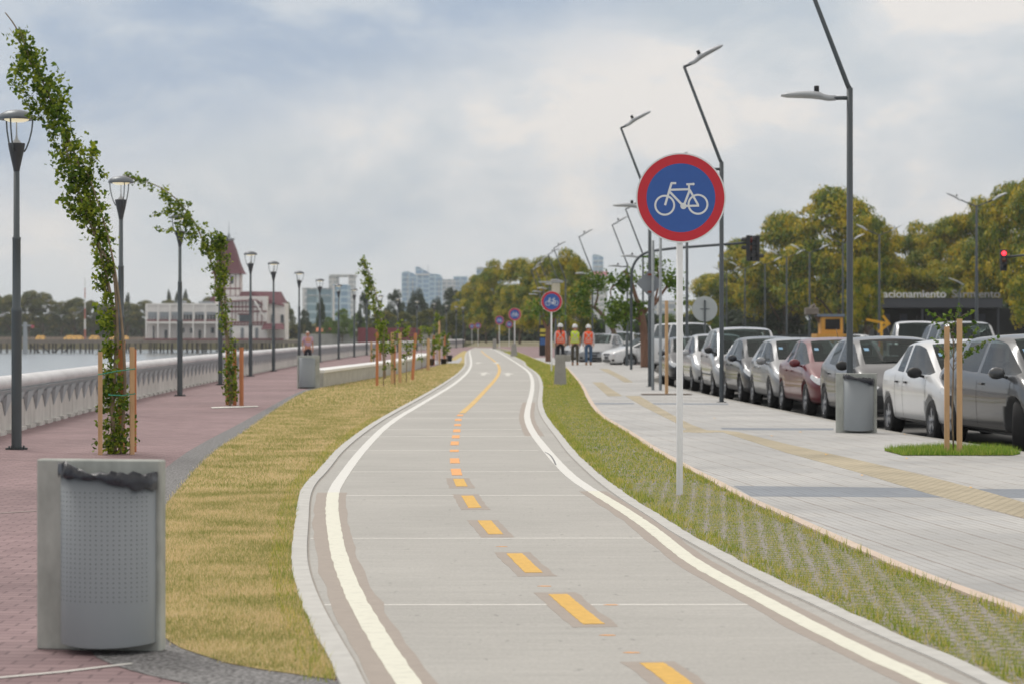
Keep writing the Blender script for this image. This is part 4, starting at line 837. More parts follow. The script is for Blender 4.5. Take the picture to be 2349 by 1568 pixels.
pts = [at(1448, 845, Y)-O, at(1448, 632, Y)-O]+[at(x, y, Y)-O for x, y in ((1452, 610), (1463, 592), (1483, 578), (1540, 570), (1620, 564), (1714, 557))]; pts[0].z = 0
MB().tube(smooth_line(pts, 2), .05, 8).build('mast', M_pole, r); signal(r, at(1718, 570, Y)-O+Vector((0, -.12, 0)), R(62))
hh = signal(r, at(1735, 570, Y)-O+Vector((0, .1, 0)), R(118))
Y = 111; r = empty('traffic_signal', (26.3, Y, -.14), 0, 'traffic signal showing a red light at the right edge of the photo', 'traffic light'); O = Vector(r.location); q = at(2302, 597, Y)-O
MB().tube([(0, 0, 0), (0, 0, q.z+.2), (-.3, 0, q.z+.45), (q.x+.1, .1, q.z+.15)], .05, 8).build('mast', M_pole, r); signal(r, q, R(4), 0)
# ------------------------------------------------------------ cars
M_glass = mat('tinted car glass', (.03, .045, .045), .08, 0, .2, 2.5, spec=.5)
M_glass2 = mat('pale reflecting side glass', (.09, .10, .11), .05, 0, .1, 1.5, spec=1.0)
def see_through(m, tint, f):
    nt = m.node_tree; N = nt.nodes.new; t = N('ShaderNodeBsdfTransparent'); t.inputs[0].default_value = (*tint, 1); x = N('ShaderNodeMixShader'); x.inputs[0].default_value = f
    nt.links.new(nt.nodes['Principled BSDF'].outputs[0], x.inputs[1]); nt.links.new(t.outputs[0], x.inputs[2]); nt.links.new(x.outputs[0], nt.nodes['Material Output'].inputs[0])
see_through(M_glass, (.62, .72, .70), .62); see_through(M_glass2, (.6, .68, .68), .45)
M_seat = mat('dark seat cloth', (.018, .019, .02), .9)
M_tyre = mat('tyre rubber', (.018, .018, .019), .85, 0, .15, 20); M_rim = mat('alloy rim', lin((150, 152, 156)), .35, .5, .08, 10)
M_hl = mat('headlamp glass', lin((196, 200, 204)), .12, .2, .15, 14, spec=.9); M_tl = mat('tail lamp', (.25, .01, .01), .2, 0, .1, 8); M_plate = mat('number plate', lin((60, 62, 66)), .5, 0, .6, 30)
M_seam = mat('panel gap', (.012, .012, .013), .8); M_sky = mat('windscreen sticker', lin((120, 160, 190)), .5)
def paint(name, c, metal=.35, rough=.32): return mat(name, c, rough, metal, .05, 1.2, coat=.7, detail=2)
def car_mesh(L, Wd, H, kind):
    """returns closed control cage: stations along y from the nose, 9 points per half section. materials: 0 paint 1 windscreen 2 side glass 3 rear glass 4 headlamp 5 tail lamp 6 dark trim"""
    hw = Wd/2; zb = .20; st = []; bel = .90*H/1.45; rz_ = H
    def hood(y, ww, zlo, zh, cr=.04): w = hw*ww; return [(0, zlo), (w*.80, zlo), (w*.95, zlo+.07), (w, zlo+(zh-zlo)*.50), (w*.985, zh-.09), (w*.93, zh-.015), (w*.84, zh+.008), (w*.755, zh+cr*.5), (0, zh+cr)]
    def cab(y, ww, zbelt, xr, zr, tum=0): w = hw*ww; return [(0, zb), (w*.82, zb), (w*.96, zb+.08), (w, .56), (w*.985, zbelt-.05), (w*.95, zbelt), (xr+.045, zr-.075), (xr-.02, zr-.015), (0, zr+.012)]
    xr = hw*.70
    hl = {'van': .62, 'suv': .95, 'hatch': .86, 'sedan': .95}[kind]      # cowl position
    cow = .98 if kind != 'suv' else 1.08; cow *= H/1.45 if kind == 'hatch' or kind == 'sedan' else 1.0
    wsl = {'van': .80, 'suv': .62, 'hatch': .78, 'sedan': .78}[kind]
    nose = .60 if kind != 'suv' else .72
    S_ = [(0, hood(0, .55, .30, nose)), (.03, hood(0, .78, .24, nose+.04)), (.14, hood(0, .91, .20, nose+.10)), (.40, hood(0, .985, zb, nose+.20)), (hl*.75, hood(0, 1, zb, cow-.06, .05)), (hl, hood(0, 1, zb, cow-.015, .05))]
    yw = hl+wsl; S_.append((yw, cab(0, 1, bel+.03, xr, rz_-.045)))
    S_.append((yw+.35, cab(0, 1, bel+.04, xr+.01, rz_)))
    bpil = hl+wsl+.62
    S_ += [(bpil, cab(0, 1, bel+.05, xr+.01, rz_)), (bpil+.09, cab(0, 1, bel+.05, xr+.01, rz_))]
    if kind == 'sedan':
        yc = L*.70; S_ += [(yc, cab(0, 1, bel+.07, xr, rz_-.03)), (yc+.10, cab(0, 1, bel+.07, xr-.01, rz_-.05)), (L*.84, hood(0, .99, zb, bel+.10)), (L*.93, hood(0, .96, zb+.02, bel+.10)), (L-.06, hood(0, .88, .28, bel+.04)), (L, hood(0, .72, .32, bel-.08))]
        rg = (11, 12)
    else:
        yc = L*.74 if kind != 'van' else L*.80; e = {'hatch': .32, 'van': .16, 'suv': .18}[kind]
        S_ += [(yc, cab(0, 1, bel+.08, xr, rz_-.02)), (yc+.10, cab(0, 1, bel+.09, xr, rz_-.03)), (L-e-.04, cab(0, .975, bel+.10, xr-.03, rz_-.09)), (L-.10, hood(0, .93, zb+.02, bel+.09)), (L-.03, hood(0, .88, .26, bel)), (L, hood(0, .76, .30, bel-.16))]
        rg = (12, 13)
    ns = len(S_); vs = []; half = 9
    for y, pts in S_:
        vs += [(x, y, z) for x, z in pts]+[(-x, y, z) for x, z in pts[-2:0:-1]]
    n = 16; fs = []; mi = []
    for i in range(ns-1):
        for j in range(n):
            fs.append((i*n+j, (i+1)*n+j, (i+1)*n+(j+1) % n, i*n+(j+1) % n)); k = j if j < 8 else 15-j   # k = half section interval
            m = 0
            if i == 5 and k == 7: m = 1
            if i == 5 and k == 5: m = 2
            if i in (6, 7) and k == 5: m = 2
            if i == 9 and k == 5: m = 2
            if kind in ('van', 'suv') and i == 11 and k == 5: m = 2
            if i == rg[0] and k == 7: m = 3
            if i == 1 and k in (4, 5): m = 4
            if i == 2 and k == 4: m = 4
            if i == ns-3 and k in (3, 4): m = 5
            if k in (0, 1): m = 6
            mi.append(m)
    fs += [tuple(range(n)), tuple((ns-1)*n+j for j in range(n-1, -1, -1))]; mi += [0, 0]
    return vs, fs, mi, S_, yw, bpil, rg
def make_car(name, L, Wd, H, kind, pm, wheels, lab, plastic_mirror=False, dark_bumper=False, trim=True, lev=2, sticker=True, rimm=None, wr=.30, black_lower=False):
    vs, fs, mi, S_, yw, bpil, rg = car_mesh(L, Wd, H, kind)
    me = bpy.data.meshes.new('tmp'); me.from_pydata(vs, [], fs); me.polygons.foreach_set('material_index', mi)
    for _ in range(7): me.materials.append(pm)
    bm = bmesh.new(); bm.from_mesh(me); bmesh.ops.recalc_face_normals(bm, faces=bm.faces)
    cr = bm.edges.layers.float.new('crease_edge')
    for e in bm.edges:
        ms = {f.material_index for f in e.link_faces}
        if len(ms) > 1: e[cr] = .95 if ms & {1, 2, 3} else .45
    vc = bm.verts.layers.float.new('crease_vert')
    for v in bm.verts:
        if any(f.material_index in (1, 2, 3) for f in v.link_faces): v[vc] = .7
    bm.to_mesh(me); bm.free()
    o = bpy.data.objects.new('tmp', me); COL.objects.link(o)
    mod = o.modifiers.new('s', 'SUBSURF'); mod.levels = lev; mod.render_levels = lev
    cut = MB(); wf, wb = wheels
    for y in (wf, wb): cut.lathe([(0, -Wd), (wr+.055, -Wd), (wr+.055, Wd), (0, Wd)], 28, axis='x', c=(0, y, wr+.005))
    cm = bpy.data.meshes.new('c'); cm.from_pydata(cut.v, [], cut.f); 
    bm = bmesh.new(); bm.from_mesh(cm); bmesh.ops.remove_doubles(bm, verts=bm.verts, dist=1e-5); bmesh.ops.recalc_face_normals(bm, faces=bm.faces); bm.to_mesh(cm); bm.free()
    for _ in range(7): cm.materials.append(pm)
    cm.polygons.foreach_set('material_index', [6]*len(cm.polygons))
    co = bpy.data.objects.new('c', cm); COL.objects.link(co)
    b = o.modifiers.new('b', 'BOOLEAN'); b.operation = 'DIFFERENCE'; b.object = co; b.solver = 'EXACT'
    em = evaluated(o); bpy.data.objects.remove(o); bpy.data.objects.remove(co)
    r = empty(name, (0, 0, 0), 0, lab, 'car')
    bm = bmesh.new(); bm.from_mesh(em)
    bvh = BVHTree.FromBMesh(bm)
    def sub(idx, smooth=True):
        b2 = bm.copy(); bmesh.ops.delete(b2, geom=[f for f in b2.faces if f.material_index not in idx], context='FACES')
        m2 = bpy.data.meshes.new('m'); 
        for f in b2.faces: f.smooth = smooth
        b2.to_mesh(m2); b2.free(); return m2
    def split_islands(me2):
        b2 = bmesh.new(); b2.from_mesh(me2); seen = set(); out = []
        b2.faces.ensure_lookup_table()
        for f in b2.faces:
            if f.index in seen: continue
            st = [f]; seen.add(f.index); isl = []
            while st:
                g = st.pop(); isl.append(g.index)
                for e in g.edges:
                    for q in e.link_faces:
                        if q.index not in seen: seen.add(q.index); st.append(q)
            out.append(isl)
        res = []
        for isl in out:
            b3 = b2.copy(); b3.faces.ensure_lookup_table(); s_ = set(isl); bmesh.ops.delete(b3, geom=[f for f in b3.faces if f.index not in s_], context='FACES')
            m3 = bpy.data.meshes.new('m'); b3.to_mesh(m3); b3.free(); res.append(m3)
        b2.free(); return res
    def part(me2, nm, mats_, parent=r, reset=True):
        me2.materials.clear()
        for m in (mats_ if isinstance(mats_, list) else [mats_]): me2.materials.append(m)
        if reset: me2.polygons.foreach_set('material_index', [0]*len(me2.polygons))
        me2.name = nm; return link(nm, me2, parent)
    body = sub({0, 6}); bmats = [pm]*6+[M_seam if not black_lower else M_black]
    bo = part(body, 'body', bmats, reset=False)
    for idx, nm, mm in ((1, 'windscreen', M_glass), (2, 'side_window', M_glass2), (3, 'rear_window', M_glass), (4, 'headlight', M_hl), (5, 'tail_light', M_tl)):
        for k, m3 in enumerate(split_islands(sub({idx}))): part(m3, nm, mm)
    def hit(y, z, side=-1):
        h = bvh.ray_cast(Vector((side*3, y, z)), Vector((-side, 0, 0))); return h[0], h[1]
    def strip(nm, pts, w, mm, off=.003, side=-1, axis='y', parent=bo):
        q = [];
        for y, z in pts:
            h, nrm = hit(y, z, side)
            if h is None: continue
            if nrm.x*side < 0: nrm = -nrm
            q.append((h+nrm*off))
        if len(q) < 2: return
        m = MB(); vs_ = []
        for i, p in enumerate(q):
            t = (q[min(i+1, len(q)-1)]-q[max(i-1, 0)]).normalized(); nn = t.cross(Vector((side, 0, 0))).normalized(); vs_ += [p+nn*w/2, p-nn*w/2]
        m.add(vs_, [(2*i, 2*i+1, 2*i+3, 2*i+2) for i in range(len(q)-1)], 0, True); m.build(nm, mm, parent)
    belt = .92*H/1.45
    for side in (-1, 1):
        for y in (S_[5][0]+.12, bpil+.045, S_[10][0]+(.03 if kind != 'van' else -.1)):
            strip('door_gap', [(y, .30+.06*k) for k in range(int((belt-.30)/.06)+1)], .009, M_seam, side=side)
        if trim: strip('rub_strip', [(S_[5][0]+.15+.1*k, .53) for k in range(int((S_[10][0]-S_[5][0])/.1))], .035, M_black if trim == 'black' else pm, .006, side)
        strip('sill_line', [(S_[5][0]+.1*k, .27) for k in range(int((S_[10][0]-S_[5][0])/.1))], .012, M_seam, .003, side)
        for y in (bpil-.16, S_[10][0]-.12):
            h, nrm = hit(y, belt-.10, side)
            if h is not None: MB().rbox((h.x+side*.018, y, belt-.10), (.022, .15, .028), .01).build('door_handle', pm if not plastic_mirror else M_black, r)
        # mirror
        y = S_[5][0]+.30; h, nrm = hit(y, belt-.01, side)
        if h is not None:
            m = MB(); c = Vector((h.x+side*.13, y, belt+.05)); secs = [(-.05, .055, .05), (-.03, .10, .075), (.03, .105, .08), (.045, .095, .07)]
            n = 12; vs_ = []
            for dy, a, bz in secs: vs_ += [(c.x+a*math.cos(2*math.pi*k/n), c.y+dy, c.z+bz*math.sin(2*math.pi*k/n)) for k in range(n)]
            m.add(vs_, [(i*n+k, i*n+(k+1) % n, (i+1)*n+(k+1) % n, (i+1)*n+k) for i in range(3) for k in range(n)]+[tuple(range(n-1, -1, -1)), tuple(3*n+k for k in range(n))], 0, True)
            m.tube([(h.x-side*.02, y, belt-.01), (c.x-side*.04, y, belt+.02)], .022, 6); m.build('mirror', M_black if plastic_mirror else pm, r)
    # dark window surrounds on the camera side and far side
    # front details, each placed on the real surface
    def fhit(x, z):
        h = bvh.ray_cast(Vector((x, -2, z)), Vector((0, 1, 0))); return h[0]
    def fpatch(nm, x0, x1, z0, z1, mm, off=.006, nx=10, nz=3, fx=None, parent=r, curve=0):
        vs_ = []; ok = True
        for j in range(nz+1):
            for i in range(nx+1):
                x = x0+(x1-x0)*i/nx; z = z0+(z1-z0)*j/nz; z += curve*(1-abs(2*i/nx-1)**2)*(.5-j/nz)
                h = fhit(x, z)
                if h is None: return
                vs_.append((x, h.y-off, z))
        MB().add(vs_, [(j*(nx+1)+i, j*(nx+1)+i+1, (j+1)*(nx+1)+i+1, (j+1)*(nx+1)+i) for j in range(nz) for i in range(nx)], 0, True).build(nm, mm, parent)
    nz = .60 if kind != 'suv' else .72
    fpatch('grille', -.30, .30, nz-.05, nz+.035, M_black, curve=.03)
    fpatch('lower_intake', -.42, .42, .27, .37, M_black)
    for sx in (-1, 1): fpatch('fog_light_recess', sx*.52, sx*.68, .30, .40, M_black, nx=4)
    if dark_bumper: fpatch('bumper', -.78, .78, .40, .52, M_black, nx=20)
    MB().rbox((0, fhit(0, .46).y-.014, .46), (.40, .016, .13), .01).build('number_plate', M_plate, r)
    MB().tube([(-.28, fhit(0, nz+.04).y+.0, nz+.045), (.28, fhit(0, nz+.04).y+.0, nz+.045)], .008, 6).build('grille_bar', M_lumi, r)
    if sticker:
        for x, z, w in ((-Wd*.30, H-.22, .08),):
            h = bvh.ray_cast(Vector((x, -2, z)), Vector((0, 1, 0)))
            if h[0] is not None:
                nrm = h[1] if h[1].y < 0 else -h[1]; c = h[0]+nrm*.004; ax = Vector((1, 0, 0)); up = nrm.cross(ax).normalized(); up = up if up.z > 0 else -up
                MB().add([c-ax*w/2-up*.05, c+ax*w/2-up*.05, c+ax*w/2+up*.05, c-ax*w/2+up*.05], [(0, 1, 2, 3)]).build('windscreen_sticker', M_sky, r)
    # wipers, aerial
    yb = S_[5][0]; MB().tube([(-.55, yb+.06, S_[5][1][8][1]+.01), (.05, yb+.04, S_[5][1][8][1]+.035)], .008, 5).build('wiper', M_black, r)
    MB().tube([(0, yw+.25, H), (0, yw+.45, H+.16)], .005, 5).build('aerial', M_black, r)
    if lev > 1:
        for sx in (-.36, .36):
            for ys in (bpil-.12, bpil+.75):
                MB().rbox((0, 0, .30), (.46, .14, .60), .06).rbox((0, .02, .70), (.24, .10, .18), .05).build('seat', M_seat, r).location = (sx, ys, .52)
        MB().rbox((0, S_[5][0]+.34, S_[5][1][8][1]-.16), (Wd*.84, .42, .22), .05).build('dashboard', M_seat, r)
        MB().tube([(.36+.18*math.cos(a), S_[5][0]+.62+.05*math.sin(a), S_[5][1][8][1]-.04+.17*math.sin(a)) for a in [2*math.pi*k/16 for k in range(17)]], .014, 6).build('steering_wheel', M_seat, r)
    tw_ = Wd/2-.02
    for sx in (-1, 1):
        for y, turn in ((wf, 0), (wb, 0)):
            m = MB().lathe([(wr*.60, -.09), (wr*.93, -.10), (wr*.985, -.085), (wr, -.06), (wr, .06), (wr*.985, .085), (wr*.93, .10), (wr*.60, .09)], 30, axis='x')
            w = m.build('wheel', M_tyre, r); w.location = (sx*(tw_-.10), y, wr)
            rm = MB(); rr = wr*.64; s_ = sx
            rm.lathe([(rr, s_*.10), (rr*1.0, s_*.085), (rr*.92, s_*.075), (rr*.90, s_*.02), (.05, s_*.02), (0, s_*.02)], 24, axis='x')
            for k in range(5):
                a = R(72*k+13)
                vs_ = []
                for rad, hwid, dx in ((.02, .035, .085), (rr*.96, .030, .088)):
                    for sg_ in (-1, 1): vs_.append((s_*dx, rad*math.cos(a)-sg_*hwid*math.sin(a), rad*math.sin(a)+sg_*hwid*math.cos(a)))
                for rad, hwid, dx in ((.02, .035, .05), (rr*.96, .030, .05)):
                    for sg_ in (-1, 1): vs_.append((s_*dx, rad*math.cos(a)-sg_*hwid*math.sin(a), rad*math.sin(a)+sg_*hwid*math.cos(a)))
                rm.add(vs_, [(0, 1, 3, 2), (0, 2, 6, 4), (1, 5, 7, 3), (4, 6, 7, 5)])
            rm.lathe([(0, s_*.10), (.035, s_*.095), (.045, s_*.08)], 12, axis='x'); rm.build('rim', rimm or M_rim, w)
    MB().box((0, L/2, .24), (Wd*.72, L*.62, .10)).build('underbody', M_black, r)
    bm.free(); return r
P_dark = paint('dark grey car paint', lin((70, 72, 75)), .3); P_white = paint('white car paint', (.66, .67, .68), 0, .3); P_grey = paint('mid grey car paint', lin((90, 91, 93)), .3)
P_red = paint('wine red car paint', lin((104, 34, 44)), .15); P_silver = paint('silver car paint', lin((146, 148, 151)), .4); P_black = paint('graphite car paint', lin((44, 48, 56)), .25); P_silv2 = paint('pale silver car paint', lin((172, 174, 177)), .3)
GC = 'cars parked along the kerb'
def place_car(c, xf, yf, xr_, yr, wf, wb, wd, z=-.14):
    """camera-side wheels touch down at front (xf,yf) and rear (xr_,yr)"""
    d = Vector((xr_-xf, yr-yf, 0)).normalized(); rz = math.atan2(d.y, d.x)-R(90)
    side = Vector((-1, 0, 0)); side.rotate(Matrix.Rotation(rz, 3, 'Z')); p = Vector((xf, yf, 0))-side*(wd/2-.03)-d*wf
    c.location = (p.x, p.y, z); c.rotation_euler = (0, 0, rz)
def kcar(name, L, Wd, H, kind, pm, lab, xf, yf, xr_, yr, **kw):
    wf = .80 if kind != 'van' else .70; wb = L-.70; c = make_car(name, L, Wd, H, kind, pm, (wf, wb), lab, **kw); place_car(c, xf, yf, xr_, yr, wf, wb, Wd); c['group'] = GC; return c
c0 = kcar('parked_car', 4.28, 1.78, 1.50, 'hatch', P_dark, 'dark grey hatchback cut by the right edge of the photo, nearest parked car', 6.33, 30.4, 5.98, 33.2, wr=.33, trim=False)
for ch in c0.children:      # front wheels turned out
    if ch.name.startswith('wheel') and ch.location.y < 1.5: ch.rotation_euler.z = R(-24)
kcar('parked_car', 4.05, 1.66, 1.42, 'sedan', P_white, 'white saloon with black mirrors, second car from the right edge', 5.86, 33.8, 5.66, 36.3, plastic_mirror=True, wr=.29, trim=False)
kcar('parked_car', 4.0, 1.72, 1.46, 'hatch', P_grey, 'grey hatchback behind the right litter bin with black bumper strip', 5.56, 39.3, 5.39, 42.0, plastic_mirror=True, dark_bumper=True)
kcar('parked_car', 4.15, 1.72, 1.43, 'sedan', P_red, 'wine red car, the only red one in the parked row', 5.40, 44.5, 5.26, 47.1)
kcar('parked_car', 4.0, 1.66, 1.42, 'hatch', P_silver, 'silver car parked directly behind the wine red one', 5.20, 48.8, 5.10, 51.3)
kcar('parked_car', 4.0, 1.72, 1.44, 'hatch', P_black, 'graphite hatchback with pale round headlight right of the kerb lamp post', 4.99, 52.9, 4.87, 55.6, sticker=False)
kcar('parked_car', 4.0, 1.75, 1.66, 'van', P_silv2, 'tall pale silver minivan with black mirrors, left of the kerb lamp post', 4.78, 57.6, 4.72, 60.6, plastic_mirror=True, trim='black', sticker=False)
kcar('parked_car', 3.9, 1.62, 1.50, 'hatch', P_silv2, 'pale hatchback partly hidden between the minivan and the white sign post', 4.74, 63.8, 4.68, 66.2, sticker=False)
kcar('parked_car', 3.9, 1.64, 1.42, 'hatch', P_black, 'dark car last in the parked row, mostly behind the white sign post', 4.40, 68.6, 4.36, 71.2, sticker=False)
# second rank across the road
def fcar(name, kind, L, Wd, H, pm, x, y, rz, lab, grp='cars in the background', **kw):
    c = make_car(name, L, Wd, H, kind, pm, (.80, L-.72), lab, lev=1, sticker=False, **kw); c.location = (x, y, -.14); c.rotation_euler = (0, 0, rz); c['group'] = grp; return c
fcar('parked_suv', 'suv', 4.5, 1.86, 1.92, P_white, 13.35, 79, R(-6), 'white off roader with roof rails seen over the parked row, left of the feathery sapling', wr=.36)
fcar('parked_suv', 'suv', 4.5, 1.86, 1.88, P_silv2, 14.1, 72.5, R(4), 'pale off roader behind the feathery sapling, above the dark grey hatchback', wr=.36)
fcar('moving_van', 'van', 4.6, 1.85, 1.95, P_white, 7.9, 97, R(20), 'white van roof showing under the round sign back')
fcar('crossing_car', 'sedan', 4.4, 1.72, 1.36, P_white, 4.15, 106.2, R(-68), 'white saloon nosing out from behind the reddish tree trunk')
fcar('waiting_car', 'hatch', 4.1, 1.7, 1.5, P_silver, 3.9, 116, R(-14), 'silver car with dark windscreen behind the third worker')
fcar('waiting_car', 'sedan', 4.3, 1.7, 1.45, P_silver, 2.75, 126, R(-60), 'silver car side on, seen between the workers')
fcar('waiting_car', 'hatch', 4.1, 1.7, 1.6, P_silv2, 5.35, 122, R(-8), 'pale car beside the leaning tree trunk at the junction')
fcar('waiting_car', 'sedan', 4.3, 1.7, 1.5, P_dark, 6.9, 132, R(-4), 'dark car with one bright headlight behind the junction trees')
hb = MB().lathe([(0, 0), (.11, 0), (.09, .03), (0, .04)], 14, axis='y').build('headlamp', mat('lit headlamp', (1, .95, .8), .3, emit=((1, .9, .6), 6)), bpy.data.objects[[o for o in bpy.data.objects if o.get('label', '').startswith('dark car with one')][0].name])
hb.location = (.62, -.06, .72); hb.scale = (1, -1, 1)
fcar('waiting_car', 'hatch', 4.0, 1.7, 1.5, P_silver, 12.3, 145, R(-15), 'silver car by the yellow arrow sign across the road')
fcar('waiting_car', 'sedan', 4.2, 1.7, 1.45, P_white, 20.2, 148, R(-30), 'pale car beyond the traffic cones near the parking entrance')

# ------------------------------------------------------------ people
def skin_obj(name, verts, edges, rad, m, parent, lev=2, root=0):
    me = bpy.data.meshes.new('t'); me.from_pydata(verts, edges, []); o = bpy.data.objects.new('t', me); COL.objects.link(o)
    sk = o.modifiers.new('s', 'SKIN'); sk.use_smooth_shade = True
    for i, v in enumerate(me.skin_vertices[0].data): v.radius = rad[i] if isinstance(rad[i], tuple) else (rad[i], rad[i]); v.use_root = (i == root)
    ss = o.modifiers.new('u', 'SUBSURF'); ss.levels = lev
    em = evaluated(o); bpy.data.objects.remove(o); em.materials.clear(); em.materials.append(m); em.name = name
    return link(name, em, parent, True)
M_skin = mat('skin', lin((196, 142, 116)), .6, 0, .06, 8); M_hair = mat('dark hair', (.02, .014, .01), .6, 0, .3, 20, bump=.5)
def person(x, y, H, rz, lab, shirt, trousers, boots, vest=None, helmet=False, hair='short', stride=.12, sleeves=.5, arms='down', haircol=None, grp=None):
    k = H/1.75; r = empty('person', (x, y, 0), rz, lab, 'person'); 
    if grp: r['group'] = grp
    V = lambda *p: tuple(c*k for c in p)
    # figure faces -y; x is its side
    s = stride
    J = dict(pel=(0, 0, .95), wai=(0, .0, 1.08), che=(0, .01, 1.30), nec=(0, .01, 1.46), hea=(0, -.005, 1.56), top=(0, -.005, 1.66))
    pts = [V(*J[q]) for q in ('pel', 'wai', 'che', 'nec', 'hea', 'top')]; rad = [(.15*k, .105*k), (.135*k, .095*k), (.165*k, .11*k), .052*k, (.075*k, .092*k), (.068*k, .085*k)]; ed = [(0, 1), (1, 2), (2, 3), (3, 4), (4, 5)]
    legs = {}; armsd = {}
    for sd in (-1, 1):
        f = s*sd; b = len(pts)
        hip, kn, an, toe = V(sd*.095, 0, .88), V(sd*.10, -f*.55-.02, .49), V(sd*.095, -f+.02, .085), V(sd*.11, -f-.14, .035)
        pts += [hip, kn, an, toe]; rad += [.085*k, .056*k, .040*k, .035*k]; ed += [(0, b), (b, b+1), (b+1, b+2), (b+2, b+3)]; legs[sd] = (hip, kn, an, toe)
        b = len(pts); g = -f*.8
        if arms == 'down': sh, el, wr_, hd = V(sd*.19, .01, 1.40), V(sd*.235, .02-g*.3, 1.13), V(sd*.225, -.04-g, .90), V(sd*.22, -.06-g, .83)
        else: sh, el, wr_, hd = V(sd*.19, .01, 1.40), V(sd*.27, .05, 1.15), V(sd*.20, -.16, 1.02), V(sd*.16, -.2, 1.0)
        pts += [sh, el, wr_, hd]; rad += [.052*k, .038*k, .027*k, (.020*k, .030*k)]; ed += [(2, b), (b, b+1), (b+1, b+2), (b+2, b+3)]; armsd[sd] = (sh, el, wr_, hd)
        hdv = Vector(hd); dr = (hdv-Vector(wr_)).normalized(); ax = Vector((0, 1, 0))
        for q in range(5):      # four fingers and a thumb
            o_ = ax*(q-1.5)*.019*k if q < 4 else ax*-.035*k*sd+dr*-.03*k; b2 = len(pts); ln = (.042, .048, .045, .036, .034)[q]*k
            a1 = hdv+o_+dr*.02*k; a2 = a1+dr*ln+Vector((-sd*.008*k, 0, 0)); a3 = a2+dr*ln*.7+Vector((-sd*.018*k, 0, 0))
            pts += [tuple(a1), tuple(a2), tuple(a3)]; rad += [.009*k, .008*k, .007*k]; ed += [(b+3, b2), (b2, b2+1), (b2+1, b2+2)]
    body = skin_obj('body', pts, ed, rad, M_skin, r)
    # face
    m = MB(); m.tube([V(0, -.092, 1.60), V(0, -.115, 1.565), V(0, -.098, 1.553)], [.010*k, .017*k, .012*k], 6)
    for sd in (-1, 1): m.lathe([(0, -.03*k), (.018*k, -.02*k), (.026*k, 0), (.018*k, .02*k), (0, .03*k)], 8, c=V(sd*.078, .0, 1.575))
    m.build('nose_and_ears', M_skin, body)
    for sd in (-1, 1): MB().lathe([(0, -.008*k), (.013*k, 0), (0, .008*k)], 8, c=V(sd*.032, -.088, 1.60)).build('eye', M_black, body)
    MB().box(V(0, -.094, 1.525), (.045*k, .012*k, .010*k)).build('mouth', mat('lips', lin((150, 84, 76)), .6), body)
    # shirt
    pts = [V(0, 0, .98), V(0, 0, 1.08), V(0, .01, 1.30), V(0, .01, 1.43)]; rad = [(.158*k, .112*k), (.148*k, .108*k), (.178*k, .122*k), (.075*k, .07*k)]; ed = [(0, 1), (1, 2), (2, 3)]
    for sd in (-1, 1):
        sh, el, wr_, hd = armsd[sd]; b = len(pts); e = tuple(Vector(el).lerp(Vector(wr_), sleeves*.95)) if sleeves > .5 else el
        if sleeves > .5: pts += [sh, el, e]; rad += [.064*k, .050*k, .040*k]; ed += [(2, b), (b, b+1), (b+1, b+2)]
        else: pts += [sh, tuple(Vector(sh).lerp(Vector(el), .7))]; rad += [.066*k, .056*k]; ed += [(2, b), (b, b+1)]
    skin_obj('shirt', pts, ed, rad, shirt, body)
    pts = [V(0, 0, 1.0), V(0, 0, .93)]; rad = [(.152*k, .112*k), (.158*k, .118*k)]; ed = [(0, 1)]
    for sd in (-1, 1):
        hip, kn, an, toe = legs[sd]; b = len(pts); pts += [hip, kn, tuple(Vector(an)+Vector((0, 0, .03*k)))]; rad += [.098*k, .070*k, .056*k]; ed += [(1, b), (b, b+1), (b+1, b+2)]
    skin_obj('trousers', pts, ed, rad, trousers, body)
    for sd in (-1, 1):
        hip, kn, an, toe = legs[sd]; a = Vector(an); t = Vector(toe)
        skin_obj('boot', [tuple(a+Vector((0, .03*k, -.035*k))), tuple(t), tuple(a+Vector((0, .0, .05*k)))], [(0, 1), (0, 2)], [(.045*k, .045*k), (.045*k, .033*k), .05*k], boots, body)
    if vest:
        vb = MB(); vs_ = []; nn = 20; lv = ((.95, .19, .14), (1.02, .188, .14), (1.12, .18, .137), (1.22, .192, .142), (1.33, .214, .146), (1.40, .205, .125), (1.445, .15, .10), (1.465, .075, .07))
        for z_, a_, b_ in lv: vs_ += [(a_*k*math.copysign(abs(math.cos(2*math.pi*q/nn))**.8, math.cos(2*math.pi*q/nn)), (.005+b_*math.sin(2*math.pi*q/nn))*k, (z_+.006*math.sin(q*2.1+z_*9))*k) for q in range(nn)]
        vb.add(vs_, [(i*nn+q, i*nn+(q+1) % nn, (i+1)*nn+(q+1) % nn, (i+1)*nn+q) for i in range(len(lv)-1) for q in range(nn)], 0, True); v = vb.build('vest', vest, body)
        em = bmesh.new(); em.from_mesh(v.data); bt = BVHTree.FromBMesh(em)
        def band(path, w, nm='reflective_band'):
            m = MB(); vs_ = []
            for i, (x, z) in enumerate(path):
                px, pz = path[min(i+1, len(path)-1)][0]-path[max(i-1, 0)][0], path[min(i+1, len(path)-1)][1]-path[max(i-1, 0)][1]; l = math.hypot(px, pz); nx, nz = -pz/l*w/2, px/l*w/2
                for sg_ in (1, -1):
                    X, Z = (x+sg_*nx)*k, (z+sg_*nz)*k; h = bt.ray_cast(Vector((X, 1, Z)), Vector((0, -1, 0)))[0]; vs_.append((X, (h.y if h else .05)+.006, Z))
            m.add(vs_, [(2*i, 2*i+1, 2*i+3, 2*i+2) for i in range(len(path)-1)]); m.build(nm, mat('retroreflective tape', lin((196, 190, 180)), .4, .3), v)
        for z in (1.02, 1.10): band([(-.15+.3*i/8, z) for i in range(9)], .035)
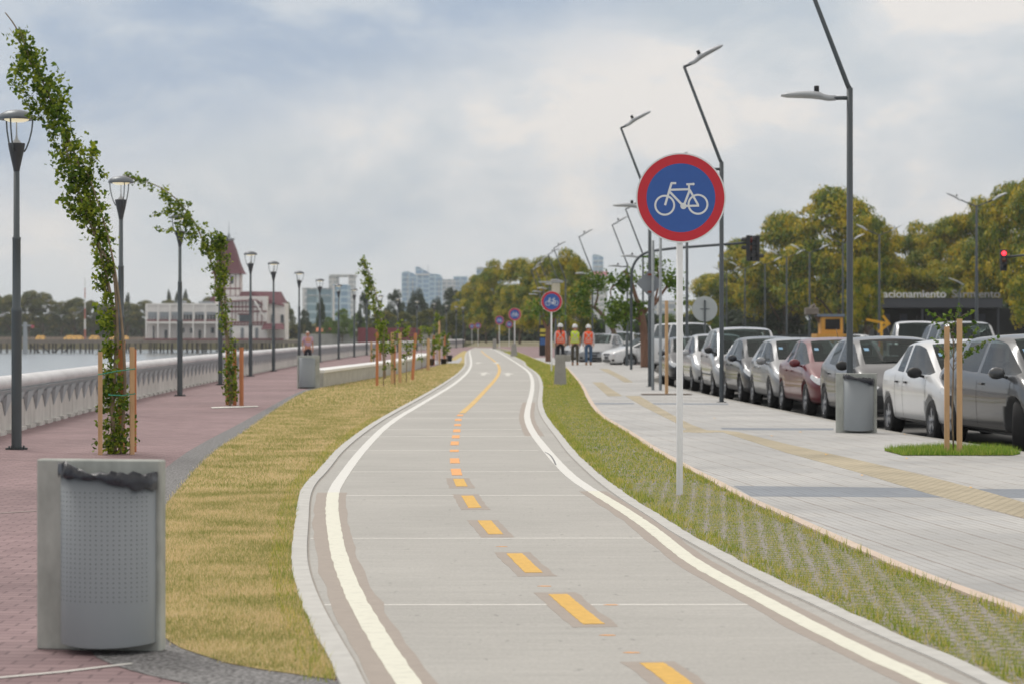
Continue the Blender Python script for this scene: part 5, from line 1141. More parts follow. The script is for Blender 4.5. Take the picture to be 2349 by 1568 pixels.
        band([(-.12+.24*i/10, 1.40-.27*i/10) for i in range(11)], .035); band([(.12-.24*i/10, 1.40-.27*i/10) for i in range(11)], .035)
        em.free()
    if helmet:
        MB().lathe([(.118*k, 1.615*k), (.122*k, 1.625*k), (.112*k, 1.665*k), (.09*k, 1.725*k), (.05*k, 1.76*k), (0, 1.77*k)], 18).lathe([(.105*k, 1.612*k), (.135*k, 1.61*k), (.118*k, 1.626*k)], 18).build('hard_hat', M_white, body)
    hc = haircol or M_hair
    if hair == 'long':
        skin_obj('hair', [V(0, .03, 1.62), V(0, .09, 1.56), V(-.02, .13, 1.42), V(-.04, .15, 1.28)], [(0, 1), (1, 2), (2, 3)], [(.085*k, .08*k), .05*k, .035*k, .018*k], hc, body)
    else:
        skin_obj('hair', [V(0, .03, 1.56), V(0, .02, 1.64), V(0, .0, 1.68)], [(0, 1), (1, 2)], [(.074*k, .075*k), (.082*k, .088*k), (.06*k, .07*k)], hc, body)
    return r
M_ov = mat('orange hi-vis', lin((255, 92, 44)), .7, 0, .05, 10, emit=((1, .12, .03), .12)); M_yv = mat('yellow hi-vis', lin((205, 228, 60)), .7, 0, .05, 10)
for q in (M_ov,): q.node_tree.nodes['Principled BSDF'].inputs['Emission Strength'].default_value = 0
M_ws = mat('white shirt', lin((190, 190, 194)), .85, 0, .06, 10); M_drk = mat('black trousers', (.012, .013, .02), .9); M_khaki = mat('khaki trousers', lin((78, 74, 62)), .9); M_jean = mat('blue jeans', lin((66, 92, 122)), .9, 0, .2, 9); M_boot = mat('tan boots', lin((150, 118, 84)), .8); M_bb = mat('black boots', (.02, .02, .02), .7)
GW = 'workers walking away on the pavement'
person(at(1285.5, 0, 103).x, 103, 1.78, R(180), 'woman worker in an orange vest with long dark hair under a white hard hat', M_ws, M_drk, M_bb, M_ov, True, 'long', .08, .95, grp=GW)
person(at(1319, 0, 105).x, 105, 1.76, R(180), 'worker in a yellow vest, khaki trousers and white hard hat, middle of three', mat('green tee', lin((50, 60, 50)), .9), M_khaki, M_boot, M_yv, True, 'short', .14, .3, grp=GW)
person(at(1350, 0, 105).x, 105, 1.74, R(180), 'worker in an orange vest, blue jeans and white hard hat, rightmost of three', M_ws, M_jean, M_boot, M_ov, True, 'short', -.10, .95, grp=GW)
M_pink = mat('pink striped shirt', lin((190, 160, 178)), .9, 0, .15, 18, stretch=(12, 1, .2))
person(at(706, 0, 92).x, 92, 1.50, R(20), 'grey haired man in a pink striped shirt standing behind the far litter bin', M_pink, mat('dark slacks', (.02, .022, .03), .9), M_bb, None, False, 'short', .03, .3, haircol=mat('grey hair', lin((190, 184, 178)), .8))
person(at(1751, 0, 92).x, 92, 1.72, R(10), 'person in a bright blue top seen over the roofs of the parked cars', mat('blue top', lin((40, 104, 176)), .8), M_drk, M_bb, None, False, 'short', .05, .9).location.z = -.14
# ------------------------------------------------------------ big trees
def make_tree(name, mleaf, nclump, nleaf, seed, lsz, flat=1.0, trunk=.035, low=.25, limbs=7, barkm=None, squash=.62):
    """unit tree: crown radius about 1, crown from z=low to about 1.5; scale the empty to size"""
    g = np.random.default_rng(seed); r = empty(name)
    C_ = []; 
    for k in range(nclump):
        a = g.uniform(0, 2*np.pi); u = g.random()**.55; el = g.uniform(-.12, 1.0); rr = math.sqrt(max(.02, 1-max(0, el)**2))*(.55+.38*u) if el < .92 else .2
        C_.append((rr*math.cos(a)*.82, rr*math.sin(a)*.82, low+.28+max(el, -.2)*.85*flat+g.normal()*.05, g.uniform(.15, .33)))
    C_ = np.array(C_); w = C_[:, 3]**2; sel = g.choice(nclump, nleaf, p=w/w.sum())
    d = g.normal(size=(nleaf, 3)); d /= np.linalg.norm(d, axis=1)[:, None]; d[:, 2] = np.where(g.random(nleaf) < .7, np.abs(d[:, 2]), d[:, 2])
    rad = C_[sel, 3]*(.62+.45*g.random(nleaf)); P = C_[sel, :3]+d*rad[:, None]*np.array([1, 1, squash])
    P += g.normal(size=P.shape)*.012
    m = MB(); m.tube([(0, 0, 0), (.01, .0, low*.6), (.02, .01, low+.1), (.0, .0, low+.5)], [trunk*1.25, trunk, trunk*.85, trunk*.4], 8)
    for k in range(limbs):
        c = C_[g.integers(nclump)]; s = Vector((.015, 0, low*g.uniform(.6, 1.1))); e = Vector(c[:3]); mid = s.lerp(e, .5)+Vector((0, 0, .06)); m.tube([s, mid, e], [trunk*.6, trunk*.38, trunk*.12], 6)
    m.build('trunk', barkm or M_bark, r)
    global rng; old = rng; rng = g
    V = leaves(P, lsz, .5, .8, d); rng = old
    link('crown', npmesh('crown', V, None, 4, mleaf), r); return r
protos = {}
protos['t'] = [make_tree('flowering_tree', M_tipu, 72, 24000, 11+i, .036, (1, .9, 1.1)[i], squash=.42) for i in range(3)]
protos['g'] = [make_tree('dark_tree', M_dgreen, 45, 9000, 31+i, .06, (1.2, 1.5)[i], squash=.9) for i in range(2)]
protos['b'] = [make_tree('bank_tree', M_bank, 40, 12000, 41+i, .045, (.9, 1.1)[i], squash=.5) for i in range(2)]
protos['l'] = [make_tree('green_tree', M_lgreen, 45, 8000, 51+i, .055, (1.0, 1.2)[i]) for i in range(2)]
used = {}
def put(kind, x, ytop, halfw, Y, lab, cat='tree', grp=None, zb=-.15, i=None):
    """crown top at picture height ytop, half width in picture px, distance Y"""
    s = Y/FPX; i = int(rng.integers(len(protos[kind]))) if i is None else i; p = protos[kind][i]
    o = p if (kind, i) not in used else copy_tree(p); used[(kind, i)] = 1
    ztop = HC+(HY-ytop)*s; hh = {'t': (1.34, 1.26, 1.44), 'g': (1.62, 1.88), 'b': (1.36, 1.52), 'l': (1.44, 1.60)}[kind][i]
    sx = halfw*(1.18 if kind == 't' else 1)*s/.96; o.location = ((x-CX)*s, Y, zb); o.scale = (sx, sx*rng.uniform(.9, 1.1), (ztop-zb)/hh); o.rotation_euler.z = rng.uniform(0, 6.28); tag(o, lab, cat, grp); return o
GT = 'yellow flowering trees across the road'
tr = [(1640, 640, 72, 330, 'flowering tree at the left end of the right hand grove, behind the round sign back'), (1712, 570, 88, 310, 'flowering tree behind the black traffic signal'), (1800, 512, 100, 290, 'tall flowering tree right of the traffic signal'), (1925, 462, 118, 270, 'tallest flowering tree, crossed by the nearest bent lamp'), (1996, 520, 80, 262, 'flowering tree forming the right shoulder of the tallest crown'),
      (2095, 548, 80, 290, 'flowering tree behind the letters of the parking sign'), (2165, 524, 84, 285, 'flowering tree between the nearest twin lamp and the tallest crown'), (2235, 500, 84, 280, 'flowering tree right behind the nearest twin arm lamp'), (2310, 452, 96, 255, 'high flowering tree above the red traffic light'), (2400, 430, 110, 250, 'flowering tree cut by the right edge of the photo'),
      (1890, 590, 100, 310, 'low spreading flowering tree behind the yellow digger'), (1966, 600, 60, 300, 'low flowering tree just left of the parking sign'), (2425, 560, 90, 185, 'nearer flowering tree at the right edge below the red light'), (1750, 640, 80, 322, 'low flowering tree under the traffic signal'), (1984, 606, 40, 196, 'nearer small flowering tree hiding the first letters of the parking sign'), (1830, 640, 60, 316, 'small low flowering tree left of the digger'), (2060, 620, 70, 262, 'low flowering tree over the left end of the parking canopy'), (2140, 625, 70, 262, 'low flowering tree over the middle of the parking canopy'), (2225, 610, 80, 258, 'low flowering tree over the right end of the parking canopy'), (1660, 690, 50, 318, 'low shaded flowering tree behind the minivan')]
for x, yt, hw_, Y, lab in tr: put('t', x, yt, hw_, Y, lab, grp=GT)
tr = [(1066, 672, 34, 420, 'first flowering tree of the avenue at the far bend of the path'), (1098, 645, 46, 405, 'second flowering tree of the avenue, before the blue office block'), (1142, 622, 54, 385, 'third flowering tree of the avenue, over the smallest signs'), (1192, 608, 58, 360, 'fourth flowering tree of the avenue, above the third sign'), (1245, 606, 60, 335, 'fifth flowering tree of the avenue, above the second sign'), (1302, 600, 56, 305, 'flowering tree behind the heads of the workers'), (1322, 612, 34, 285, 'last flowering tree of the avenue beside the pale tower'),
      (1245, 660, 46, 240, 'low flowering tree just behind the second bicycle sign'), (1180, 665, 42, 345, 'low flowering tree behind the third bicycle sign'), (1115, 680, 40, 390, 'low flowering tree behind the far small signs'), (1320, 665, 42, 235, 'low flowering tree over the yellow vest worker')]
for x, yt, hw_, Y, lab in tr: put('t', x, yt, hw_, Y, lab, grp='flowering avenue beyond the path')
for k, x in enumerate((1360, 1420, 1470, 1530, 1580, 1625)):
    put('l' if k % 2 else 'g', x, 728-5*(k % 3), 42, 250+8*k, ['green tree mass below the pale tower', 'green tree mass behind the leaning junction tree', 'green tree mass behind the curved signal mast', 'green tree mass left of the white sign post', 'green tree mass right of the white sign post', 'green tree mass behind the round sign back'][k], grp='low green trees beyond the junction')
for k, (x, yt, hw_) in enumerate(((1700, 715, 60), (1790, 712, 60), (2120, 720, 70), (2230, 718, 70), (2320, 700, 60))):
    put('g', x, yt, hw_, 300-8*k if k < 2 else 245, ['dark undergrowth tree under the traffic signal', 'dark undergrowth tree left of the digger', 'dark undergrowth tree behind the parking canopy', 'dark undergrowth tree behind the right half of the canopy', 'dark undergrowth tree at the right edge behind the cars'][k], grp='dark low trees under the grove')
# far bank of the river
xs = [(-10, 676, 48), (28, 682, 44), (66, 672, 46), (100, 676, 40), (140, 696, 34), (172, 688, 44), (212, 694, 36), (250, 700, 40), (290, 698, 40), (330, 694, 40), (385, 692, 36), (430, 690, 36), (480, 686, 34)]
words = ['left edge of the photo', 'left lamp post', 'left lamp post, highest of the bank', 'notch before the thin red and white mast', 'lowest dip of the skyline', 'thin red and white mast', 'right of the thin mast', 'stems of the bent poplar', 'second post lamp', 'left end of the pier house', 'pier house roof, left part', 'pier house roof, middle part', 'pier house tower']
for k, (x, yt, hw_) in enumerate(xs): put('b', x, yt, hw_, 700, 'round tree on the far bank at the '+words[k], grp='trees on the far river bank', zb=-.3)
for k, (x, yt, hw_) in enumerate(((388, 668, 9), (405, 672, 8), (292, 675, 9), (425, 668, 11), (270, 678, 8))): put('g', x, yt, hw_, 760, ['slim dark conifer above the pier house, leftmost of three', 'slim dark conifer above the pier house, middle of three', 'slim dark conifer right of the second post lamp', 'broad dark treetop above the pier house', 'slim dark conifer left of the second post lamp'][k], grp='dark conifers beyond the far bank', i=1, zb=-.3)
mid = [('b', 655, 692, 26, 560, 'round tree just right of the pier house'), ('g', 735, 690, 13, 470, 'slim dark tree before the mirrored office block'), ('g', 835, 668, 18, 430, 'dark conical tree right of the pale tower slab'), ('g', 905, 668, 30, 520, 'airy dark green tree left below the tallest glass tower'), ('g', 958, 672, 28, 530, 'dark green tree under the slanted tower'), ('g', 1000, 690, 24, 540, 'dark green tree under the rounded tower'), ('g', 1040, 664, 34, 520, 'dark green tree beside the first avenue tree'), ('g', 700, 712, 18, 520, 'small dark tree right of the pier house windows'),
       ('l', 785, 712, 30, 440, 'low light green tree behind the tenth post lamp'), ('l', 820, 722, 26, 430, 'low light green tree below the dark conical tree'), ('b', 880, 716, 40, 420, 'low round tree behind the red containers, left'), ('b', 930, 718, 40, 415, 'low round tree behind the red containers, right'), ('b', 985, 712, 36, 410, 'low olive tree behind the far saplings'), ('b', 1035, 716, 34, 405, 'low olive tree at the end of the river wall'), ('l', 755, 730, 20, 445, 'small green bush tree by the quay')]
for kd, x, yt, hw_, Y, lab in mid: put(kd, x, yt, hw_, Y, lab, grp='trees behind the quay')
# knotty pruned trees at the junction
def pruned(Y, base, limbs, puffs, lab, thick, barkm):
    b = at(base[0], base[1], Y); b.z = 0; r = empty('pruned_tree', b, 0, lab, 'tree'); m = MB()
    for pts, r0, r1 in limbs:
        q = [at(x, y, Y)-b for x, y in pts]; q[0].z = max(q[0].z, 0)
        for i in range(1, len(q)): q[i].y += rng.normal()*.15
        q = smooth_line(q, 2); n = len(q); m.tube(q, [r0+(r1-r0)*i/(n-1) for i in range(n)], 8)
    m.build('trunk', barkm, r); P = []
    for x, y, w, n in puffs:
        c = at(x, y, Y)-b; s = w*Y/FPX
        for _ in range(n): v = rng.normal(size=3)*s*.5; P.append((c.x+v[0], c.y+v[1], c.z+v[2]*.8))
    link('foliage', npmesh('foliage', leaves(np.array(P), .13, .5, .8), None, 4, M_lgreen), r)
M_rbark = mat('reddish fibrous bark', lin((122, 92, 76)), .9, 0, .3, 4, bump=.8, stretch=(4, 4, .4))
pruned(98, (1479, 842), [([(1479, 842), (1478, 770), (1474, 735), (1466, 700)], .17, .13), ([(1466, 705), (1455, 672), (1447, 640), (1430, 622)], .10, .04), ([(1470, 720), (1500, 702), (1520, 670), (1545, 640)], .09, .035), ([(1474, 735), (1440, 722), (1415, 716)], .07, .03), ([(1450, 660), (1420, 650), (1398, 662), (1404, 690)], .05, .02), ([(1500, 700), (1512, 650), (1508, 610)], .06, .02)],
       [(1440, 640, 26, 200), (1425, 655, 26, 160), (1400, 640, 20, 110), (1505, 605, 26, 200), (1530, 640, 30, 240), (1548, 655, 26, 180), (1490, 640, 20, 90), (1420, 705, 36, 420), (1440, 715, 34, 380), (1410, 735, 26, 240), (1460, 700, 18, 80), (1480, 700, 16, 60), (1560, 690, 20, 60)], 'knotty pruned tree with reddish trunk at the junction, left of the galvanised posts', .17, M_rbark)
pruned(122, (1411, 822), [([(1411, 822), (1412, 770), (1402, 745), (1380, 720), (1364, 705)], .15, .08), ([(1364, 705), (1372, 680), (1370, 655)], .07, .03), ([(1402, 745), (1420, 735), (1432, 722)], .08, .04), ([(1366, 706), (1350, 700), (1340, 690)], .05, .03)],
       [(1368, 640, 22, 260), (1378, 660, 18, 140), (1338, 668, 26, 320), (1330, 700, 24, 240), (1350, 645, 20, 120), (1345, 715, 18, 90)], 'leaning pruned tree with a bare elbow, right of the third worker', .15, M_bark)
pruned(118, (1258, 832), [([(1258, 832), (1256, 790), (1257, 755)], .15, .11), ([(1257, 760), (1246, 735), (1240, 715)], .08, .04), ([(1257, 755), (1270, 735), (1278, 715)], .08, .04)], [(1240, 710, 30, 260), (1275, 712, 26, 220), (1258, 700, 24, 200)], 'short brown trunked tree left of the workers behind the second sign', .15, M_rbark)

# ------------------------------------------------------------ pier house and pier
M_cream = mat('cream render', lin((232, 228, 224)), .85, 0, .07, .6); M_maroon = mat('maroon roof tiles', lin((112, 70, 78)), .8, 0, .12, .9, stretch=(1, 1, 3)); M_mtrim = mat('maroon timber', lin((128, 84, 86)), .8, 0, .12, 2)
M_win = mat('dark panes', (.05, .065, .075), .2, 0, .3, .6); M_shut = mat('grey roller blind', lin((150, 156, 162)), .7, 0, .08, 1); M_pile = mat('wet timber piles', lin((66, 66, 68)), .9, 0, .3, .5); M_deck = mat('weathered pier deck', lin((128, 120, 112)), .9, 0, .2, .4)
YP = 490; SP = YP/FPX
def X_(x): return (x-CX)*SP
def Z_(y): return HC-(y-HY)*SP
hs = empty('pier_house', (X_(430), YP, Z_(779)), 0, 'white and maroon timbered club house with a pointed tower, standing on the pier', 'building'); HO = Vector(hs.location)
def hb_(m, x0, x1, y0, y1, d0, d1, mi=0):
    """box spanning picture x0..x1, y0 (top)..y1 (bottom), depth d0..d1 metres behind the pier front"""
    a, b, c, d = X_(x0)-HO.x, X_(x1)-HO.x, Z_(y1)-HO.z, Z_(y0)-HO.z
    return m.box(((a+b)/2, (d0+d1)/2, (c+d)/2), (abs(b-a), d1-d0, abs(d-c)), mi)
m = MB(); hb_(m, 333, 520, 741, 779, 3, 12); hb_(m, 333, 520, 700, 741, 1.2, 12); m.build('left_wing', M_cream, hs)
m = MB(); hb_(m, 520, 612, 680, 779, .3, 12); hb_(m, 612, 650, 695, 779, 4, 12); m.build('gabled_hall', M_cream, hs)
m = MB(); hb_(m, 333, 520, 738, 742, .2, 2); m.build('balcony', M_cream, hs)
m = MB(); hb_(m, 331, 650, 776, 780.5, -.4, 1); m.build('plinth', M_mtrim, hs)
m = MB(); hb_(m, 333, 520, 733, 737, .25, .45); m.build('balcony_rail', M_mtrim, hs)
for x in (335, 362, 389, 416, 443, 470, 497, 519): hb_(MB(), x-1.6, x+1.6, 700, 779, .0, .5).build('column', M_cream, hs)
for x in (335, 362, 389, 416, 443, 470, 497):
    w = hb_(MB(), x+3, x+24, 716, 733, 1.12, 1.3).build('window', M_win if x > 400 else M_shut, hs)
    for xx in (x+9, x+16): hb_(MB(), xx-.4, xx+.4, 716, 733, 1.05, 1.12).build('mullion', M_cream, w)
    hb_(MB(), x+3, x+24, 716, 722 if x > 400 else 727, 1.0, 1.1).build('blind', M_shut, w)
for x0, x1, y0 in ((373, 379, 757), (408, 411, 752), (415, 418, 752), (432, 439, 752), (451, 457, 757), (480, 487, 752), (346, 349, 748), (355, 358, 748)): hb_(MB(), x0, x1, y0, 778 if y0 > 755 or y0 < 750 else 764, 2.85, 3.1).build('door' if y0 > 755 else 'window', M_win, hs)
# timbered upper floor
m = MB(); hb_(m, 520, 600, 703, 706, .1, .4); m.build('timber_beam', M_mtrim, hs)
for y0, y1 in ((713, 716), (738, 741), (744, 746.5)): hb_(MB(), 520, 612, y0, y1, .1, .32).build('timber_beam', M_mtrim, hs)
for x in (532, 540, 548, 556, 564, 572, 580, 590, 600): hb_(MB(), x-.8, x+.8, 690, 714 if 545 < x < 575 else 745, .12, .31).build('timber_stud', M_mtrim, hs)
for k in range(12): hb_(MB(), 522+7.6*k, 524+7.6*k, 739, 746, .14, .33).build('timber_stud', M_mtrim, hs)
w = hb_(MB(), 549, 573, 722, 738, .1, .34).build('window', M_win, hs); hb_(MB(), 545, 577, 719, 722, .05, .36).build('lintel', M_mtrim, w)
for x in (525, 552, 585): w = hb_(MB(), x, x+7, 752, 776, .15, .34).build('door', mat('grey green shutter', lin((126, 132, 138)), .7), hs)
for x in (618, 640): hb_(MB(), x, x+7, 722, 740, 3.8, 4.05).build('window', M_win, hs)
# roofs
def roofm(name, pts, faces, mm=M_maroon): 
    m = MB(); m.add([(X_(x)-HO.x, d, Z_(y)-HO.z) for x, y, d in pts], faces); return m.build(name, mm, hs)
roofm('roof', [(512, 694, -.6), (590, 690, -.6), (512, 669, 6), (575, 667, 6), (512, 692, 13), (590, 690, 13), (603, 700, -.6), (603, 700, 13)], [(0, 1, 3, 2), (2, 3, 5, 4), (1, 6, 3), (5, 3, 7), (6, 7, 3), (0, 2, 4), (0, 4, 7, 6, 1)])
roofm('side_roof', [(570, 668, 3), (636, 668, 7), (588, 692, 2.5), (648, 702, 3.5), (636, 668, 9), (650, 702, 13), (570, 668, 13)], [(0, 2, 3, 1), (1, 3, 5, 4), (0, 1, 4, 6), (2, 5, 3), (0, 6, 5, 2)])
m = MB(); m.tube([(X_(585)-HO.x, -.7, Z_(690)-HO.z), (X_(610)-HO.x, -.7, Z_(735)-HO.z)], .16, 6); m.build('barge_board', M_cream, hs)
m = MB(); hb_(m, 333, 512, 696, 700, .8, 12.3); m.build('parapet', M_cream, hs)
m = MB(); hb_(m, 400, 416, 689, 697, 4, 8); m.build('roof_cabin', M_shut, hs); m = MB(); hb_(m, 450, 486, 691, 697, 4, 9); m.build('roof_cabin', M_shut, hs)
roofm('porch_roof', [(606, 742, -.5), (648, 742, -.5), (602, 756, -2.5), (655, 756, -2.5), (606, 742, 3.9), (648, 742, 3.9)], [(0, 2, 3, 1), (0, 1, 5, 4), (2, 4, 5, 3)])
# tower
tc = Vector((X_(517)-HO.x, 6, 0)); hwT = 33*SP
m = MB(); m.box((tc.x, 6, (Z_(628)+Z_(700))/2-HO.z), (hwT*1.75, hwT*1.75, Z_(628)-Z_(700))); tw_o = m.build('tower', M_cream, hs)
for x in (488, 500, 512, 524, 536, 546): hb_(MB(), x-.8, x+.8, 628, 700, 6-hwT*.9, 6-hwT*.86).build('timber_stud', M_mtrim, tw_o)
for x in (500, 528): hb_(MB(), x-3, x+3, 633, 650, 6-hwT*.93, 6-hwT*.87).build('window', M_win, tw_o)
hb_(MB(), 487, 549, 660, 663, 6-hwT*.92, 6-hwT*.87).build('timber_beam', M_mtrim, tw_o)
z = lambda y: Z_(y)-HO.z
def pyr(levels): 
    m = MB(); vs = []
    for hw_, y in levels: vs += [(tc.x-hw_*SP, 6-hw_*SP, z(y)), (tc.x+hw_*SP, 6-hw_*SP, z(y)), (tc.x+hw_*SP, 6+hw_*SP, z(y)), (tc.x-hw_*SP, 6+hw_*SP, z(y))]
    n = len(levels); m.add(vs, [(4*i+k, 4*i+(k+1) % 4, 4*i+4+(k+1) % 4, 4*i+4+k) for i in range(n-1) for k in range(4)]+[(0, 3, 2, 1), tuple(4*(n-1)+k for k in range(4))]); return m
pyr([(38, 627), (33, 621), (25, 600), (17, 570), (9, 548)]).build('spire', M_maroon, tw_o)
pyr([(11, 549), (13, 545), (7, 543)]).build('spire_collar', M_shut, tw_o)
MB().tube([(tc.x, 6, z(544)), (tc.x, 6, z(536)), (tc.x, 6, z(532)), (tc.x, 6, z(505))], [.25, .3, .08, .03], 8).build('finial', M_shut, tw_o)
pyr([(20, 696), (8, 672)]).build('small_spire', M_maroon, tw_o).location = (-26*SP, 0, 0)
# pier
pr = empty('pier', (X_(300), YP, -.1), 0, 'long timber pier on dark piles carrying the club house across the river', 'pier'); PO = Vector(pr.location)
def pbx(m, x0, x1, y0, y1, d0, d1): a, b, c, d = X_(x0)-PO.x, X_(x1)-PO.x, Z_(y1)-PO.z, Z_(y0)-PO.z; return m.box(((a+b)/2, (d0+d1)/2, (c+d)/2), (abs(b-a), d1-d0, abs(d-c)))
pbx(MB(), -120, 330, 778, 787, -1.2, 2.6).build('walkway', M_deck, pr); pbx(MB(), 330, 700, 780.2, 786, -1.5, 14).build('platform', M_deck, pr)
m = MB()
for k in range(38): pbx(m, -110+12*k, -109+12*k, 773, 778, -1.2, -1.0)
pbx(m, -120, 330, 772.6, 773.6, -1.25, -1.0); m.build('railing', M_deck, pr)
xs_ = [x for x in range(-110, 330, 21)]
for k, x in enumerate(xs_):
    for dx in (0, 7 if k % 2 else 12): pbx(MB(), x+dx, x+dx+3.2, 786.5, 808.5, -.8, -.4).build('pile', M_pile, pr)
for x0, x1, f in ((70, 92, 1), (92, 115, 1), (125, 148, -1), (148, 165, -1)):
    MB().tube([(X_(x0)-PO.x, -.7, Z_(790 if f > 0 else 808)-PO.z), (X_(x1)-PO.x, -.7, Z_(808 if f > 0 else 790)-PO.z)], .13, 6).build('brace', M_pile, pr)
for k in range(54):
    x = 338+6.4*k+rng.uniform(-1.5, 1.5); d = rng.uniform(-1, 5); pbx(MB(), x, x+rng.uniform(1.6, 3.4), 785.8, 809, d, d+.35).build('pile', M_pile if rng.random() < .8 else M_deck, pr)
# the far bank wall, mast, navigation post
M_bankw = mat('brown bank wall', lin((150, 136, 124)), .9, 0, .2, .05)
wl = MB().box((-400, 655, -1.2), (640, 2, 3.4)).build('river_wall', M_bankw); tag(wl, 'long low brown retaining wall on the far river bank', 'wall')
q = empty('quay_wall', (0, 0, 0), 0, 'low grey quay wall across the inlet behind the post lamps', 'wall'); a, b = at(690, 785, 440), at(1035, 785, 440)
MB().box(((a.x+b.x)/2, 441, -.3), (b.x-a.x, 1.2, 3.2)).build('wall', M_conc2, q)
p = at(195, 778, 640); r = empty('striped_mast', (p.x, 640, -.3), 0, 'thin red and white mast on the far bank left of the bent poplar', 'mast')
for k in range(6): MB().lathe([(.30-.035*k, 2.75*k), (.30-.035*(k+1), 2.75*(k+1))], 8).build('segment', (mat('mast red', lin((176, 110, 100)), .7), M_white)[k % 2], r)
p = at(58, 790, 470); r = empty('navigation_post', (p.x, 470, -2.6), 0, 'pale navigation post with crossbar by the pier at far left', 'post')
MB().box((0, 0, 3.1), (.9, .7, 6.2), taper=.7).build('post', M_shut, r); MB().box((0, 0, 5.5), (2.4, .25, .3)).build('crossbar', M_shut, r); MB().rbox((1.4, 0, 5.3), (.6, .4, .6), .1).build('marker', mat('marker red', lin((184, 96, 104)), .7), r)
M_ylw = mat('yellow earth heap', lin((206, 160, 82)), .9, 0, .1, .2)
for k, (x0, x1) in enumerate(((85, 108), (150, 196), (208, 232), (255, 300))):
    a, b = at(x0, 779, 652), at(x1, 779, 652); m = MB(); n = 14; vs = []
    for i in range(n+1):
        t = i/n; hgt = .7*math.sin(math.pi*t)**.5+.12*math.sin(9*t); vs += [(a.x+(b.x-a.x)*t, 648, -.6), (a.x+(b.x-a.x)*t, 650, .2+hgt), (a.x+(b.x-a.x)*t, 653, -.6)]
    m.add(vs, [(3*i+j, 3*i+3+j, 3*i+4+j, 3*i+1+j) for i in range(n) for j in (0, 1)]); tag(m.build('earth_heap', M_ylw), 'low yellow heap on the far bank, '+('nearest the navigation post', 'left of the striped mast', 'right of the striped mast', 'behind the bent poplar stems')[k], 'heap', 'yellow heaps on the far bank')
# red containers behind the lawn
M_cont = mat('red corrugated container', lin((128, 58, 66)), .7, 0, .12, .5)
for k, (x0, x1) in enumerate(((821, 868), (869, 917), (918, 966))):
    a, b = at(x0, 771, 400), at(x1-1, 752, 400); z0, z1 = -.15, b.z; r = empty('container', ((a.x+b.x)/2, 400, z0), 0, 'red shipping container '+('left of the sapling cluster', 'middle of three, behind the saplings', 'rightmost of three behind the lawn')[k], 'container', 'red containers by the quay')
    m = MB(); m.box((0, 1.2, (z1-z0)/2), (b.x-a.x, 2.4, z1-z0)); 
    m.build('shell', M_cont, r); m = MB()
    w_ = (b.x-a.x)
    for i in range(14): m.box((-w_/2+w_*(i+.5)/14, -.03, (z1-z0)/2), (w_/30, .06, (z1-z0)*.9))
    m.build('corrugation', M_cont, r)
for k, (x, Y, c) in enumerate(((770, 445, (190, 80, 74)), (745, 452, (196, 120, 90)), (800, 440, (200, 200, 200)))):
    p = at(x, 775, Y); r = empty('awning', (p.x, Y, -.15), 0, 'small '+('red', 'orange', 'white')[k]+' awning beyond the quay behind the post lamps', 'awning', 'awnings beyond the quay'); w_ = 1.6
    MB().add([(-w_, -1, 1.9), (w_, -1, 1.9), (w_, 0, 2.6), (-w_, 0, 2.6), (-w_, 1, 1.9), (w_, 1, 1.9)], [(0, 1, 2, 3), (3, 2, 5, 4), (0, 3, 4), (1, 5, 2)]).build('canvas', mat('canvas %d' % k, lin(c), .8), r)
    for sx, sy in ((-1, -1), (1, -1), (1, 1), (-1, 1)): MB().tube([(sx*w_*.95, sy*.95, 0), (sx*w_*.95, sy*.95, 1.9)], .05, 6).build('leg', M_pile, r)

def wood(name, x0, x1, ytop, Y, dep, n, m, lab):
    s = Y/FPX; X0, X1 = (x0-CX)*s, (x1-CX)*s; g = np.random.default_rng(int(Y)); zt = HC+(HY-ytop)*s
    px = g.uniform(X0, X1, n); top = zt*(.78+.12*np.sin(px*.35)+.10*np.sin(px*.91+1)); P = np.stack([px, Y+g.uniform(0, dep, n), -.2+(top+.2)*g.random(n)], 1)
    tag(link(name, npmesh(name, leaves(P, s*15, .4, .7), None, 4, m)), lab, 'woodland', kind='stuff')
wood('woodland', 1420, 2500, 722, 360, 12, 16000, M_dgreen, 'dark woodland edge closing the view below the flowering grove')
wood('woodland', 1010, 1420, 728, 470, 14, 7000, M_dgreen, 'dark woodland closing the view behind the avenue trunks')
wood('woodland', 640, 1010, 738, 620, 20, 7000, M_bank, 'low far woodland behind the quay and red containers')
wood('woodland', -60, 640, 728, 780, 20, 12000, M_dgreen, 'dark far woodland behind the round trees of the river bank')
# ------------------------------------------------------------ parking building with its sign
YB = 205; SB = YB/FPX; XB = lambda x: (x-CX)*SB; ZB = lambda y: HC-(y-HY)*SB
bd = empty('parking_building', (XB(2180), YB, -.15), 0, 'dark parking entrance building with a grey canopy and white lettering', 'building'); BO = Vector(bd.location)
M_can = mat('dark grey canopy', lin((70, 74, 80)), .7, 0, .06, .5); M_dkw = mat('shade dark wall and pane', (.012, .014, .016), .9, 0, .3, .8)  # shade under the canopy is put into the near-black wall colour
def bbx(m, x0, x1, y0, y1, d0, d1): a, b, c, d = XB(x0)-BO.x, XB(x1)-BO.x, ZB(y1)-BO.z, ZB(y0)-BO.z; return m.box(((a+b)/2, (d0+d1)/2, (c+d)/2), (abs(b-a), d1-d0, abs(d-c)))
bbx(MB(), 2007, 2300, 685, 706, 0, 6).build('canopy', M_can, bd)
bbx(MB(), 2020, 2420, 706.5, 804, 3.5, 9).build('wall', M_dkw, bd)
for x in (2016, 2118, 2205, 2292): bbx(MB(), x-2, x+2, 706.3, 804, .3, .6).build('column', M_can, bd)
for x in (2040, 2080, 2140, 2170, 2230, 2262): bbx(MB(), x, x+16, 720, 770, 3.4, 3.49).build('window', mat('dim blue panes', (.02, .03, .05), .3), bd)
